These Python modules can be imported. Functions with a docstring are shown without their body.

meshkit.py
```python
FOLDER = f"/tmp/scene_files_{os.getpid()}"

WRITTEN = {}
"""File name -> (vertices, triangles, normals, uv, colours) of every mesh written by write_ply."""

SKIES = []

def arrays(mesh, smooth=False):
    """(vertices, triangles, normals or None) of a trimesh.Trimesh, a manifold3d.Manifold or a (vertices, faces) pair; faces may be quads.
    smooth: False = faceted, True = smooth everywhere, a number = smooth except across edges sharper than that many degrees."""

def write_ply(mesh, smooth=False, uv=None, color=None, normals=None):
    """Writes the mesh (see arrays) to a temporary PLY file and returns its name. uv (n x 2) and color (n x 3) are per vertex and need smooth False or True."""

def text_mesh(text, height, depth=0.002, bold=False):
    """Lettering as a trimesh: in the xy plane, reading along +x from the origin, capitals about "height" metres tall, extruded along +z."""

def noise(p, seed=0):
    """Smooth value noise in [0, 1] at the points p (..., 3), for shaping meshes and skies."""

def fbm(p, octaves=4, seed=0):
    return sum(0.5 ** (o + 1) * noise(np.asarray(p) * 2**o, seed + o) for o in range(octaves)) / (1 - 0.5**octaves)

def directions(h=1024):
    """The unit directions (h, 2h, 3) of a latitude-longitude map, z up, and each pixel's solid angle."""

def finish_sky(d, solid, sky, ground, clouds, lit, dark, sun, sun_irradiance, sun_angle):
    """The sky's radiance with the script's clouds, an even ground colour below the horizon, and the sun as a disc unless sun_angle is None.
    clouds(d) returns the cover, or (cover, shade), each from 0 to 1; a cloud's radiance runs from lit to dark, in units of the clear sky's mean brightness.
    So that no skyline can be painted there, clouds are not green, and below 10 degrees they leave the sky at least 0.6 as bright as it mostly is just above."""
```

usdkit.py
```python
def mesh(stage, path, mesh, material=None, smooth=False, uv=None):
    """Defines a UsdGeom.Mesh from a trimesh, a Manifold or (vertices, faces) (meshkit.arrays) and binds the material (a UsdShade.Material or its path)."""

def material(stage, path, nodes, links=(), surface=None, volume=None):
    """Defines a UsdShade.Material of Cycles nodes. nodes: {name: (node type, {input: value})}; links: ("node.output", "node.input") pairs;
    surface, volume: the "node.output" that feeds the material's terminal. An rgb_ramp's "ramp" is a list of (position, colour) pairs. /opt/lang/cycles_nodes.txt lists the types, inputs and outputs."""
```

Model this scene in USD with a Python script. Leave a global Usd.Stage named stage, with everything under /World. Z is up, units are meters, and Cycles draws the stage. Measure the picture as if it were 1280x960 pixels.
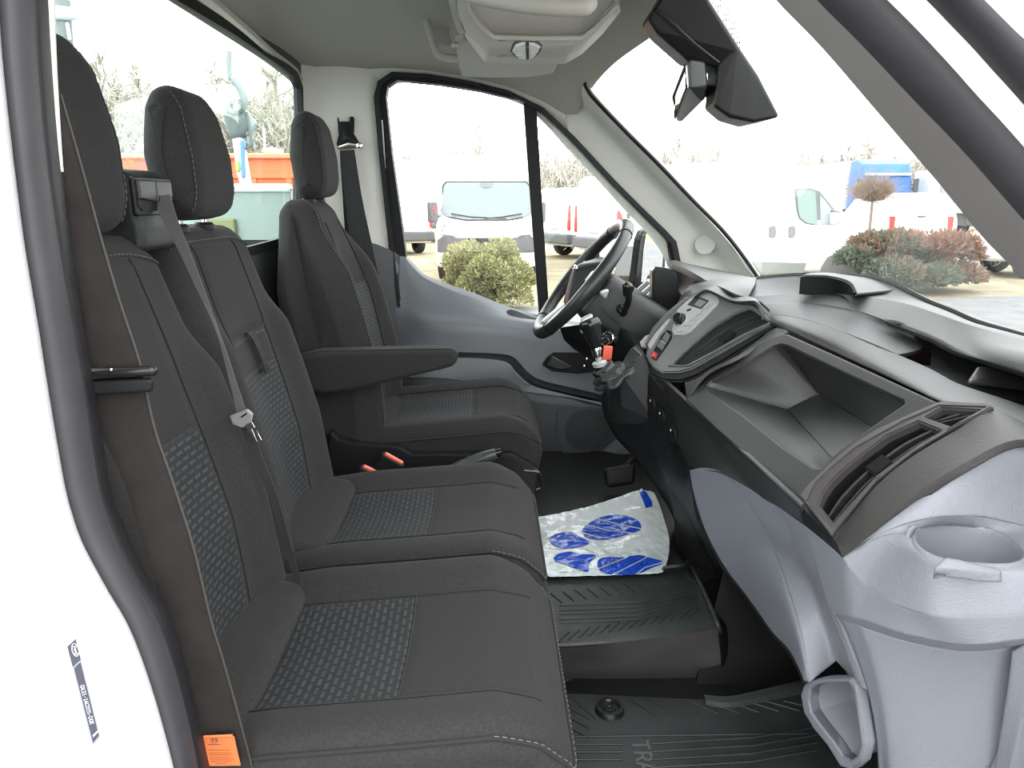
import math, random
import numpy as np, trimesh, shapely, shapely.geometry as sg, manifold3d as m3
import usdkit, meshkit
from pxr import Usd, UsdGeom, UsdLux, UsdShade, Gf, Sdf
from scipy.interpolate import PchipInterpolator, RegularGridInterpolator

stage = Usd.Stage.CreateInMemory()
UsdGeom.SetStageUpAxis(stage, 'Z'); UsdGeom.SetStageMetersPerUnit(stage, 1.0)
UsdGeom.Xform.Define(stage, '/World'); UsdGeom.Scope.Define(stage, '/World/Looks')
random.seed(7); rng = np.random.default_rng(7)

# ------------------------------------------------------------------ camera, light, exposure
F = 900.0                                    # focal length in pixels of the 1280 x 960 frame
TH = math.atan(230 / F)                      # looking down
AL = math.atan(30 * math.cos(TH) / F)        # turned a little towards the windscreen
C = np.array([0, -1.46, 1.62])               # eye of a person standing at the open passenger door
RT = np.array([math.cos(AL), -math.sin(AL), 0])
HD = np.array([math.sin(AL), math.cos(AL), 0])
FW = HD * math.cos(TH) + np.array([0, 0, -math.sin(TH)])
UP = HD * math.sin(TH) + np.array([0, 0, math.cos(TH)])
EXPOSURE = 0.85
SKY = 1.0
cam = UsdGeom.Camera.Define(stage, '/World/camera')
cam.CreateHorizontalApertureAttr(36.0); cam.CreateVerticalApertureAttr(27.0)
cam.CreateFocalLengthAttr(36.0 * F / 1280)
cam.CreateClippingRangeAttr(Gf.Vec2f(0.02, 2000))
cam.CreateExposureAttr(EXPOSURE)
mat4 = Gf.Matrix4d(1)
for i, row in enumerate((RT, UP, -FW, C)):
    mat4.SetRow(i, Gf.Vec4d(*map(float, row), 1.0 if i == 3 else 0.0))
cam.AddTransformOp().Set(mat4)
dome = UsdLux.DomeLight.Define(stage, '/World/sky')
dome.CreateIntensityAttr(SKY); dome.CreateColorAttr(Gf.Vec3f(0.97, 0.99, 1.0))

def ray(u, v): return FW + RT * ((u - 640) / F) + UP * ((480 - v) / F)
def P(u, v, Y):                               # point of the plane y = Y seen at a pixel
    d = ray(u, v); return C + d * ((Y - C[1]) / d[1])
def PX(u, v, X):
    d = ray(u, v); return C + d * ((X - C[0]) / d[0])
def PZ(u, v, Z):
    d = ray(u, v); return C + d * ((Z - C[2]) / d[2])
class V(tuple): pass
def v3(*a): return V(a)
def pt(a): return np.array(a, float) if isinstance(a, V) else P(*a)
def pts(L): return np.array([pt(a) for a in L])

# ------------------------------------------------------------------ prims
used = {}
def numbered(path):
    n = used.get(path, 0); used[path] = n + 1
    return path if n == 0 else f'{path}_{n:03d}'
def obj(name, mesh, mat, parent=None, smooth=35, uv=None):
    base = (parent.GetPath().pathString if parent else '/World') + '/' + name
    m = usdkit.mesh(stage, numbered(base), mesh, mat, smooth=smooth, uv=uv)
    return m.GetPrim()
def tag(o, label=None, cat=None, group=None, kind=None):
    for k, val in (('label', label), ('category', cat), ('group', group), ('kind', kind)):
        if val: o.SetCustomDataByKey(k, val)
    return o
def thing(name, label, cat, loc=(0, 0, 0), rz=0, group=None):
    x = UsdGeom.Xform.Define(stage, numbered('/World/' + name))
    x.AddTranslateOp().Set(Gf.Vec3d(*map(float, loc)))
    if rz: x.AddRotateZOp().Set(float(rz))
    return tag(x.GetPrim(), label, cat, group)
def struct(name, mesh=None, mat=None, label=None, smooth=35, cat=None):
    o = UsdGeom.Xform.Define(stage, '/World/' + name).GetPrim() if mesh is None else obj(name, mesh, mat, None, smooth)
    return tag(o, label, cat, kind='structure')
def cat_(ms):
    out_v, out_f, n = [], [], 0
    for m in ms:
        v, f, _ = meshkit.arrays(m)
        out_v.append(v); out_f.append(f + n); n += len(v)
    return np.vstack(out_v), np.vstack(out_f)

# ------------------------------------------------------------------ materials
INSIDE = True                                # cab materials share one calibration of their reflectance
def M(name, col, rough=0.5, bump=None, spec=0.5, metal=0, var=None, sheen=0, coat=0, trans=0, soft=0, extra=None):
    """bump (scale, strength, distance); var (scale, colour2); soft = radius of edges rounded in shading"""
    if INSIDE: col = tuple(min(.78, c * 1.36) for c in col); var = (var[0], tuple(c * 1.36 for c in var[1])) if var else None
    n = {'p': ('principled_bsdf', dict(base_color=col, roughness=rough, specular_ior_level=spec, metallic=metal, sheen_weight=sheen, coat_weight=coat, transmission_weight=trans))}
    L = []
    if extra: n['p'][1].update(extra)
    if bump or var: n['geo'] = ('texture_coordinate', {})
    if var:
        n['vn'] = ('noise_texture', {'scale': var[0], 'detail': 3.0}); n['vm'] = ('mix', {'color1': col, 'color2': var[1]})
        n['vr'] = ('map_range', {'from_min': .35, 'from_max': .65, 'clamp': True})
        L += [('geo.object', 'vn.vector'), ('vn.fac', 'vr.value'), ('vr.result', 'vm.fac'), ('vm.color', 'p.base_color')]
    if soft: n['bv'] = ('bevel', {'radius': soft, 'samples': 4})
    if bump:
        n['bn'] = ('noise_texture', {'scale': bump[0], 'detail': 2.0}); n['bu'] = ('bump', {'strength': bump[1], 'distance': bump[2]})
        L += [('geo.object', 'bn.vector'), ('bn.fac', 'bu.height'), ('bu.normal', 'p.normal')]
        if soft: L += [('bv.bevel', 'bu.normal')]
    elif soft: L += [('bv.bevel', 'p.normal')]
    return usdkit.material(stage, '/World/Looks/' + name, n, L, surface='p.BSDF')
fabric = M('fabric', (.0158, .0150, .0146), .9, (900, .3, .0015), .15, var=(300, (.0215, .0204, .0198)), sheen=.03)
fabric_side = M('fabric_side', (.0175, .0170, .0164), .9, (900, .3, .0015), .15, sheen=.03)
thread = M('thread', (.10, .095, .085), .8)
seam_dark = M('seam_dark', (.012, .012, .012), .9)
dash_dark = M('dash_dark', (.0112, .0108, .0110), .47, (420, .4, .0013), .74, soft=.004)
dash_black = M('dash_black', (.009, .009, .0095), .42, (420, .3, .001), .28, soft=.003)
dash_brown = M('dash_brown', (.0185, .0165, .016), .5, (420, .5, .0016), .45, soft=.004)
grey_light = M('grey_light', (.134, .139, .156), .42, (420, .45, .0016), .45, soft=.005)
grey_cup = M('grey_cup', (.14, .146, .165), .5)
door_grey = M('door_grey', (.102, .109, .119), .42, (500, .3, .001), .5, soft=.004)
door_dark = M('door_dark', (.03, .031, .034), .45, (500, .3, .001), .5)
silver = M('silver', (.115, .113, .113), .36, None, .5, .35, soft=.002)
silver_light = M('silver_light', (.30, .30, .30), .3, None, .5, .3)
gloss_black = M('gloss_black', (.008, .008, .0085), .2, None, .4)
black = M('black', (.008, .008, .0085), .55, None, .2)
rubber = M('rubber', (.024, .023, .025), .55, (60, .12, .003), .4, var=(9, (.030, .028, .031)))
rubber_dark = M('rubber_dark', (.009, .0085, .0095), .5, None, .25)
mat_rubber = M('mat_rubber', (.0125, .0145, .0142), .45, (300, .3, .001), .3, var=(8, (.020, .022, .0215)))
headliner = M('headliner', (.275, .262, .228), .95, (700, .25, .001), .1)
ceil_plastic = M('ceil_plastic', (.34, .325, .288), .6, (600, .2, .0008), .3, soft=.004)
trim_light = M('trim_light', (.48, .472, .43), .6, (600, .2, .0008), .3, soft=.004)
trim_taupe = M('trim_taupe', (.19, .178, .17), .6, (900, .5, .0012), .3)
paint_white = M('paint_white', (.60, .61, .615), .25, None, .5, coat=.4)
paint_shade = M('paint_grey', (.62, .63, .65), .35, None, .5)
chrome = M('chrome', (.75, .75, .76), .12, None, .5, 1)
brass = M('worn_steel', (.42, .38, .30), .3, None, .5, .9)
red = M('red', (.75, .07, .04), .4)
red_key = M('red_tag', (.85, .09, .05), .45)
orange_tag = M('orange_tag', (.48, .115, .03), .6)
belt_dark = M('belt_dark', (.0125, .0108, .0102), .75, (700, .4, .001), .2, var=(40, (.0165, .0138, .0125)))
belt_grey = M('belt_grey', (.06, .059, .058), .55, (900, .4, .001), .4)
belt_black = M('belt_black', (.018, .018, .019), .7, (700, .4, .001), .3)
label_grey = M('label_grey', (.045, .045, .06), .5)
label_edge = M('label_edge', (.22, .22, .26), .5)
white_print = M('white_print', (.8, .8, .8), .6)
dark_print = M('dark_print', (.05, .03, .03), .7)
yellow = M('yellow', (.6, .42, .02), .5)
lens_clear = M('lens_clear', (.55, .55, .53), .08, None, .6, coat=.5)
mirror_mat = M('mirror_glass', (.66, .67, .67), .02, None, .5, 1)

def weave_mat(name, dark, lite, scale):
    """rows of short dashes woven in pairs, staggered like a basket"""
    n = {'uv': ('texture_coordinate', {}), 'map': ('mapping', {'scale': (scale, scale, 1)}),
         'b': ('brick_texture', {'scale': 1.0, 'color1': lite, 'color2': tuple(.72 * c for c in lite), 'mortar': dark, 'mortar_size': .17, 'mortar_smooth': .15, 'brick_width': 1.05, 'row_height': .55, 'offset': .5, 'bias': -.2}),
         'nz': ('noise_texture', {'scale': 900.0, 'detail': 2.0}), 'mx': ('mix', {'mix_type': 'multiply', 'fac': .55}),
         'bu': ('bump', {'strength': .5, 'distance': .002}), 'p': ('principled_bsdf', {'roughness': .8, 'specular_ior_level': .3, 'sheen_weight': .02})}
    L = [('uv.UV', 'map.vector'), ('map.vector', 'b.vector'), ('uv.object', 'nz.vector'), ('b.color', 'mx.color1'), ('nz.color', 'mx.color2'),
         ('mx.color', 'p.base_color'), ('b.fac', 'bu.height'), ('bu.normal', 'p.normal')]
    return usdkit.material(stage, '/World/Looks/' + name, n, L, surface='p.BSDF')
weave = weave_mat('weave', (.0175, .019, .0205), (.052, .0545, .0555), 56)

def pane_mat(name, tint=(1, 1, 1), refl=1.0, base=0.0):
    n = {'fr': ('fresnel', {'IOR': 1.45}), 'mu': ('math', {'math_type': 'multiply_add', 'value2': refl, 'value3': base}), 't': ('transparent_bsdf', {'color': tint}), 'g': ('glossy_bsdf', {'color': (1, 1, 1), 'roughness': .02}), 'm': ('mix_closure', {})}
    return usdkit.material(stage, '/World/Looks/' + name, n, [('fr.fac', 'mu.value1'), ('mu.value', 'm.fac'), ('t.BSDF', 'm.closure1'), ('g.BSDF', 'm.closure2')], surface='m.closure')
pane = pane_mat('pane', (.97, .985, .98), .3)
pane_rear = pane_mat('pane_rear', (.88, .93, .91), .12)
car_glass = M('car_glass', (.30, .36, .36), .06, None, .8, coat=.6)
car_glass_dark = M('car_glass_dark', (.10, .12, .12), .06, None, .7)

# ------------------------------------------------------------------ mesh helpers
def grid_mesh(G, close_v=False, thick=0, toward=None, flip=False):
    """G (r, c, 3): a surface, given thickness away from its visible side."""
    G = np.asarray(G, float); r, c = G.shape[:2]
    def quads(r, c, close):
        i, j = np.meshgrid(np.arange(r - 1), np.arange(c if close else c - 1), indexing='ij'); k = (j + 1) % c
        return np.stack([i * c + j, i * c + k, (i + 1) * c + k, (i + 1) * c + j], -1).reshape(-1, 4)
    q = quads(r, c, close_v)
    if not thick: return G.reshape(-1, 3), q
    N = normals(G, close_v)
    t = np.asarray(C if toward is None else toward, float)
    if np.sum((t - G) * N) < 0: N = -N
    if flip: N = -N
    B = G - N * thick
    n = r * c
    allq = [q, q[:, ::-1] + n]
    rim = []
    if not close_v:
        rim += [((i + 1) * c, i * c) for i in range(r - 1)] + [(i * c + c - 1, (i + 1) * c + c - 1) for i in range(r - 1)]
    cc = c if close_v else c - 1
    rim += [(j, (j + 1) % c) for j in range(cc)] + [((r - 1) * c + (j + 1) % c, (r - 1) * c + j) for j in range(cc)]
    allq.append(np.array([(a, b, b + n, a + n) for a, b in rim])[:, ::-1])
    return np.vstack([G.reshape(-1, 3), B.reshape(-1, 3)]), np.vstack(allq)
def normals(G, close_v=False):
    du = np.gradient(G, axis=0)
    if close_v:
        dv = np.roll(G, -1, 1) - np.roll(G, 1, 1)
    else: dv = np.gradient(G, axis=1)
    N = np.cross(du, dv); L = np.linalg.norm(N, axis=-1, keepdims=True)
    return N / np.maximum(L, 1e-12)
def along(A, n, smooth=True, closed=False):
    """resample control points n times per span"""
    A = np.asarray(A, float)
    if closed: A = np.vstack([A, A[:1]])
    t = np.arange(len(A)); s = np.linspace(0, len(A) - 1, (len(A) - 1) * n + 1)
    R = PchipInterpolator(t, A)(s) if smooth and len(A) > 2 else lerp_rows(A, s)
    return R[:-1] if closed else R
def lerp_rows(A, s):
    i = np.minimum(s.astype(int), len(A) - 2); f = (s - i).reshape(-1, *([1] * (A.ndim - 1)))
    return A[i] * (1 - f) + A[i + 1] * f
def spl(A, n=6):                                # rounder curve (Catmull-Rom) through points
    A = np.asarray(A, float); B = np.vstack([2 * A[0] - A[1], A, 2 * A[-1] - A[-2]]); out = []
    for i in range(1, len(B) - 2):
        t = np.linspace(0, 1, n, endpoint=False)[:, None]; p0, p1, p2, p3 = B[i - 1:i + 3]
        out.append(.5 * (2 * p1 + (p2 - p0) * t + (2 * p0 - 5 * p1 + 4 * p2 - p3) * t**2 + (3 * p1 - p0 - 3 * p2 + p3) * t**3))
    return np.vstack(out + [A[-1:]])
def ribbon(rows, n=6, m=1, thick=.004, smooth=True, across=False, closed=False, toward=None, flip=False):
    """loft between rows of points; n samples per span along a row, m between rows"""
    R = np.array([(spl(pts(r), n) if smooth == 'cr' else along(pts(r), n, smooth, closed)) for r in rows])
    if m > 1:
        s = np.linspace(0, len(R) - 1, (len(R) - 1) * m + 1)
        R = PchipInterpolator(np.arange(len(R)), R)(s) if across and len(R) > 2 else lerp_rows(R, s)
    return grid_mesh(R, closed, thick, toward, flip)
def tube(path, r, sides=8, closed=False, caps=True, flat=None):
    p = np.asarray(path, float); n = len(p)
    t = (np.roll(p, -1, 0) - np.roll(p, 1, 0)) if closed else np.gradient(p, axis=0)
    t /= np.linalg.norm(t, axis=1, keepdims=True) + 1e-12
    a = np.zeros_like(p); ref = np.array([0, 0, 1.0]) if abs(t[0, 2]) < .9 else np.array([1.0, 0, 0])
    for i in range(n):
        ref = ref - t[i] * (ref @ t[i]); ref /= np.linalg.norm(ref) + 1e-12; a[i] = ref
    b = np.cross(t, a); ang = np.arange(sides) * 2 * np.pi / sides
    r = np.broadcast_to(r, (n,))[:, None, None]; fl = 1 if flat is None else flat
    G = p[:, None] + r * (np.cos(ang)[None, :, None] * a[:, None] + fl * np.sin(ang)[None, :, None] * b[:, None])
    if closed: G = np.concatenate([G, G[:1]], 0)
    v, q = grid_mesh(G, True); f = np.vstack([q[:, [0, 1, 2]], q[:, [0, 2, 3]]])
    if caps and not closed:
        k = len(v); v = np.vstack([v, p[0], p[-1]]); j = np.arange(sides); j2 = (j + 1) % sides; e = (n - 1) * sides
        f = np.vstack([f, np.stack([j2, j, np.full(sides, k)], 1), np.stack([e + j, e + j2, np.full(sides, k + 1)], 1)])
    return v, f
def hull(points_r, seg=16):
    """rounded solid: hull of spheres [(point, radius)]"""
    return m3.Manifold.batch_hull([m3.Manifold.sphere(r, seg).translate([float(c) for c in p]) for p, r in points_r])
def rbox(lo, hi, r=.005, seg=12):
    lo, hi = np.asarray(lo, float) + r, np.asarray(hi, float) - r
    return hull([((x, y, z), r) for x in (lo[0], hi[0]) for y in (lo[1], hi[1]) for z in (lo[2], hi[2])], seg)
def plane_of(a, b, c):
    a, b, c = pt(a), pt(b), pt(c); n = np.cross(b - a, c - a); n /= np.linalg.norm(n)
    if (C - a) @ n < 0: n = -n
    return a, n
def on(pl, u, v, h=0):
    d = ray(u, v); t = ((pl[0] - C) @ pl[1]) / (d @ pl[1]); return C + d * t + pl[1] * h
def basis(pl):
    n = pl[1]; a = np.cross([0, 0, 1.0], n) if abs(n[2]) < .95 else np.array([1.0, 0, 0]); a /= np.linalg.norm(a); return a, np.cross(n, a)
def plate(pl, poly, h0, h1, holes=(), bevel=0, curve=False, rnd=0):
    """a plate lying on a plane: outline as pixels' points on that plane, extruded from h0 to h1 along the plane's normal"""
    a, b = basis(pl)
    def flat(L):
        q = np.array([on(pl, *p) if not isinstance(p, V) else np.array(p) for p in L]) - pl[0]
        q = np.stack([q @ a, q @ b], 1)
        if curve: q = spl(np.vstack([q, q[:1]]), 6)[:-1]
        return q
    S = sg.Polygon(flat(poly), [flat(h) for h in holes]).buffer(0)
    if rnd: S = S.buffer(-rnd).buffer(2 * rnd, quad_segs=5).buffer(-rnd)
    return slab(S, pl[0], a, b, pl[1], h0, h1, bevel)
def slab(S, o, a, b, n, h0, h1, bevel=0):
    ms = []
    for g in getattr(S, 'geoms', [S]):
        if g.is_empty: continue
        if bevel:
            cs = m3.CrossSection([np.array(g.exterior.coords)[:-1]] + [np.array(r.coords)[:-1] for r in g.interiors], m3.FillRule.EvenOdd)
            base = m3.Manifold.extrude(cs, h1 - h0 - bevel); top = m3.Manifold.extrude(cs.offset(-bevel * .7, m3.JoinType.Round), h1 - h0)
            mm = (base + top).to_mesh(); v, f = np.array(mm.vert_properties[:, :3], float), np.array(mm.tri_verts)
        else:
            t = trimesh.creation.extrude_polygon(g, h1 - h0, engine='earcut'); v, f = np.array(t.vertices), np.array(t.faces)
        ms.append((o + v[:, :1] * a + v[:, 1:2] * b + (v[:, 2:] + h0) * n, f))
    return cat_(ms)
def yslab(poly, y0, y1, bevel=0, rnd=0, holes=()):
    """an outline in the x-z plane, extruded from y0 to y1"""
    S = sg.Polygon(poly, holes).buffer(0)
    if rnd: S = S.buffer(-rnd).buffer(rnd, quad_segs=6)
    return slab(S, np.array([0, y1, 0.]), np.array([1.0, 0, 0]), np.array([0, 0, 1.0]), np.array([0, -1.0, 0]), 0, y1 - y0, bevel)
def pxz(L, Y): return [tuple(P(u, v, Y)[[0, 2]]) for u, v in L]
def zslab(poly, z0, z1, bevel=0, rnd=0, holes=()):
    S = sg.Polygon(poly, holes).buffer(0)
    if rnd: S = S.buffer(-rnd).buffer(rnd, quad_segs=6)
    return slab(S, np.array([0, 0, float(z0)]), np.array([1.0, 0, 0]), np.array([0, 1.0, 0]), np.array([0, 0, 1.0]), 0, z1 - z0, bevel)
def lathe(prof, o=(0, 0, 0), axis=(0, 0, 1), n=24):
    """prof: (radius, height) pairs about an axis through o"""
    ax = np.asarray(axis, float); ax /= np.linalg.norm(ax); a = np.cross(ax, [0, 0, 1.0] if abs(ax[2]) < .9 else [1.0, 0, 0]); a /= np.linalg.norm(a); b = np.cross(ax, a)
    ang = np.arange(n) * 2 * np.pi / n
    G = np.array([np.asarray(o) + ax * h + r * (np.cos(ang)[:, None] * a + np.sin(ang)[:, None] * b) for r, h in prof])
    return grid_mesh(G, True)
def lettering(text, height, o, right, upv, depth=.0006, bold=False):
    t = meshkit.text_mesh(text, height, depth, bold); v = np.array(t.vertices)
    right, upv = np.asarray(right, float), np.asarray(upv, float); right /= np.linalg.norm(right); upv = upv - right * (upv @ right); upv /= np.linalg.norm(upv); n = np.cross(right, upv)
    return np.asarray(o) + v[:, :1] * right + v[:, 1:2] * upv + v[:, 2:] * n, np.array(t.faces)

class Block:
    """an upholstered block: a side outline (x, z) carried across the width (y), with soft ends"""
    def __init__(s, prof, yc, halfw, R=.035, r=.03, push=None, n=120, m=44, pw=2.2):
        S = sg.Polygon(prof).buffer(-r).buffer(r, quad_segs=8); L = S.exterior
        if not L.is_ccw: L = sg.LinearRing(list(L.coords)[::-1])
        # densest sampling kept even: start at the lowest rear point
        t = np.linspace(0, 1, n, endpoint=False)
        Q = np.array([L.interpolate(x, normalized=True).coords[0] for x in t])
        k = np.argmin(np.hypot(*(Q - np.asarray(prof[0])).T)); Q = np.roll(Q, -k, 0)
        T = np.roll(Q, -1, 0) - np.roll(Q, 1, 0); T /= np.linalg.norm(T, axis=1, keepdims=True)
        N = np.stack([T[:, 1], -T[:, 0]], 1)                     # outward of a ccw outline
        s.Q, s.N, s.len = Q, N, L.length
        th = np.linspace(-1, 1, m); S1 = np.sign(th) * (1 - (1 - np.abs(th))**1.5)
        W = np.array([halfw(*q) for q in Q]); G = np.zeros((m, n, 3))
        for k, sv in enumerate(S1):
            e = np.maximum(0, (np.abs(sv) - (1 - R / W)) / (R / W))
            ins = R * .8 * (1 - np.sqrt(np.maximum(0, 1 - np.minimum(e, 1)**pw)))
            h = -ins
            if push is not None: h = h + np.array([push(sv, i / n, Q[i]) for i in range(n)])
            G[k, :, 0] = Q[:, 0] + N[:, 0] * h; G[k, :, 2] = Q[:, 1] + N[:, 1] * h; G[k, :, 1] = yc + sv * W
        s.G, s.s, s.n = G, S1, n
        Gw = np.concatenate([G, G[:, :1]], 1)
        s.f = RegularGridInterpolator((S1, np.arange(n + 1) / n), Gw, bounds_error=False, fill_value=None)
    def mesh(s):
        v, q = grid_mesh(s.G, True); f = np.vstack([q[:, [0, 1, 2]], q[:, [0, 2, 3]]]); n = s.n; m = len(s.G)
        k = len(v); v = np.vstack([v, s.G[0].mean(0), s.G[-1].mean(0)]); j = np.arange(n); j2 = (j + 1) % n; e = (m - 1) * n
        return v, np.vstack([f, np.stack([j2, j, np.full(n, k)], 1), np.stack([e + j, e + j2, np.full(n, k + 1)], 1)])
    def u(s, x, z): return int(np.argmin(np.hypot(s.Q[:, 0] - x, s.Q[:, 1] - z))) / s.n
    def at(s, sv, u, off=0):
        sv, u = np.broadcast_arrays(np.asarray(sv, float), np.asarray(u, float))
        p = s.f(np.stack([sv, u % 1.0], -1))
        if off:
            e = 2e-3
            du = s.f(np.stack([sv, (u + e) % 1.0], -1)) - s.f(np.stack([sv, (u - e) % 1.0], -1))
            ds = s.f(np.stack([np.minimum(sv + e, 1), u % 1.0], -1)) - s.f(np.stack([np.maximum(sv - e, -1), u % 1.0], -1))
            N = np.cross(ds, du); N /= np.linalg.norm(N, axis=-1, keepdims=True) + 1e-12
            # outward: ccw outline and y upwards
            ref = np.stack([np.interp((u % 1).ravel(), np.arange(s.n) / s.n, s.N[:, k]) for k in (0, 1)], -1).reshape(u.shape + (2,))
            sg_ = np.sign(N[..., 0] * ref[..., 0] + N[..., 2] * ref[..., 1]); N = N * np.where(sg_ == 0, 1, sg_)[..., None]
            p = p + N * off
        return p
    def patch(s, s0, s1, u0, u1, off=.0015, ns=16, nu=36):
        """a panel of cloth sewn onto the block; returns mesh and uv in metres"""
        tu = np.linspace(0, 1, nu); ts = np.linspace(0, 1, ns)
        U = u0 + (u1 - u0) * tu; A = np.array([s0(t) if callable(s0) else s0 for t in tu]); B = np.array([s1(t) if callable(s1) else s1 for t in tu])
        SS = A[None] + (B - A)[None] * ts[:, None]; UU = np.broadcast_to(U, SS.shape)
        G = s.at(SS, UU, off)
        edge = np.ones(SS.shape); edge[0] = edge[-1] = 0; edge[:, 0] = edge[:, -1] = 0
        G = np.where(edge[..., None] > 0, G, s.at(SS, UU, -.001))
        uv = np.stack([G[..., 1], np.broadcast_to(U * s.len, SS.shape)], -1).reshape(-1, 2)
        return grid_mesh(G), uv
    def line(s, su, off=.001, n=60):
        su = np.asarray(su, float); t = np.linspace(0, len(su) - 1, n)
        R = PchipInterpolator(np.arange(len(su)), su)(t) if len(su) > 2 else np.stack([np.interp(t, [0, 1], su[:, k]) for k in (0, 1)], -1)
        return s.at(R[:, 0], R[:, 1], off)
def stitches(path, length=.005, gap=.004, r=.0007):
    r = r * .7
    p = np.asarray(path); d = np.r_[0, np.cumsum(np.linalg.norm(np.diff(p, axis=0), axis=1))]; ms = []
    x = 0
    while x + length < d[-1]:
        q = np.array([[np.interp(y, d, p[:, k]) for k in range(3)] for y in (x, x + length)]); ms.append(tube(q, r, 4)); x += length + gap
    return cat_(ms)

# ================================================================== THE CAB ITSELF (setting)
FLOOR, TUNNEL = .73, .82
# floor pan with the raised tunnel; black carpeted plastic
prof = [(-.95, .66), (-.95, .70), (-.22, .70), (-.17, .79), (.95, .79), (.95, .66)]       # y, z
def xslab(poly, x0, x1, bevel=0): return slab(sg.Polygon(poly), np.array([x0, 0, 0.]), np.array([0, 1., 0]), np.array([0, 0, 1.]), np.array([1., 0, 0]), 0, x1 - x0, bevel)
struct('floor', xslab(prof, -.70, .80), dash_black, 'black moulded cab floor with a raised centre tunnel under the seats and mats')
# firewall under the dashboard, rear bulkhead
struct('wall_front', xslab([(-.80, .66), (-.80, 1.30), (.95, 1.30), (.95, .66)], .80, .84), black, 'black firewall in the dark footwell under the dashboard')
RA = np.array([.056, 1.0, 0]); RA /= np.linalg.norm(RA); RN = np.array([RA[1], -RA[0], 0]); RO_ = np.array([-.585, 0, 0])
def rear_px(u, v):                             # the bulkhead stands very slightly skew to the seats
    d = ray(u, v); p = C + d * (((RO_ - C) @ RN) / (d @ RN)); return ((p - RO_) @ RA, p[2])
rw = [(-.86, .66), (-.86, 2.02), (.95, 2.02), (.95, .66)]
rhole = [rear_px(375, 150), rear_px(374, 110), rear_px(368, 95), rear_px(352, 82), rear_px(290, 38), rear_px(217, -6), rear_px(150, -40), (-.78, 1.93), (-.80, 1.50)] + [rear_px(300, 316), rear_px(336, 306), rear_px(356, 300), rear_px(368, 290), rear_px(373, 270)]
def rslab(S, off, t): return slab(S, RO_ + RN * off, RA, np.array([0, 0, 1.]), RN, 0, t)
struct('wall_rear', rslab(sg.Polygon(rw).difference(sg.Polygon(rhole).buffer(0)), -.017, .017), M('bulkhead', (.035, .036, .037), .6, (400, .3, .001)), 'dark grey rear bulkhead panel below the rear window')
hp = sg.Polygon(rhole).buffer(.012, quad_segs=4); hin = sg.Polygon(rhole).buffer(-.010, quad_segs=4)
struct('trim_1', rslab(hp.difference(hin), -.004, .012), rubber_dark, 'black rubber seal around the rear window')
struct('window_1', rslab(sg.Polygon(rhole).buffer(.004), -.014, .004), pane_rear, 'tinted rear window of the cab behind the headrests')
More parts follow.
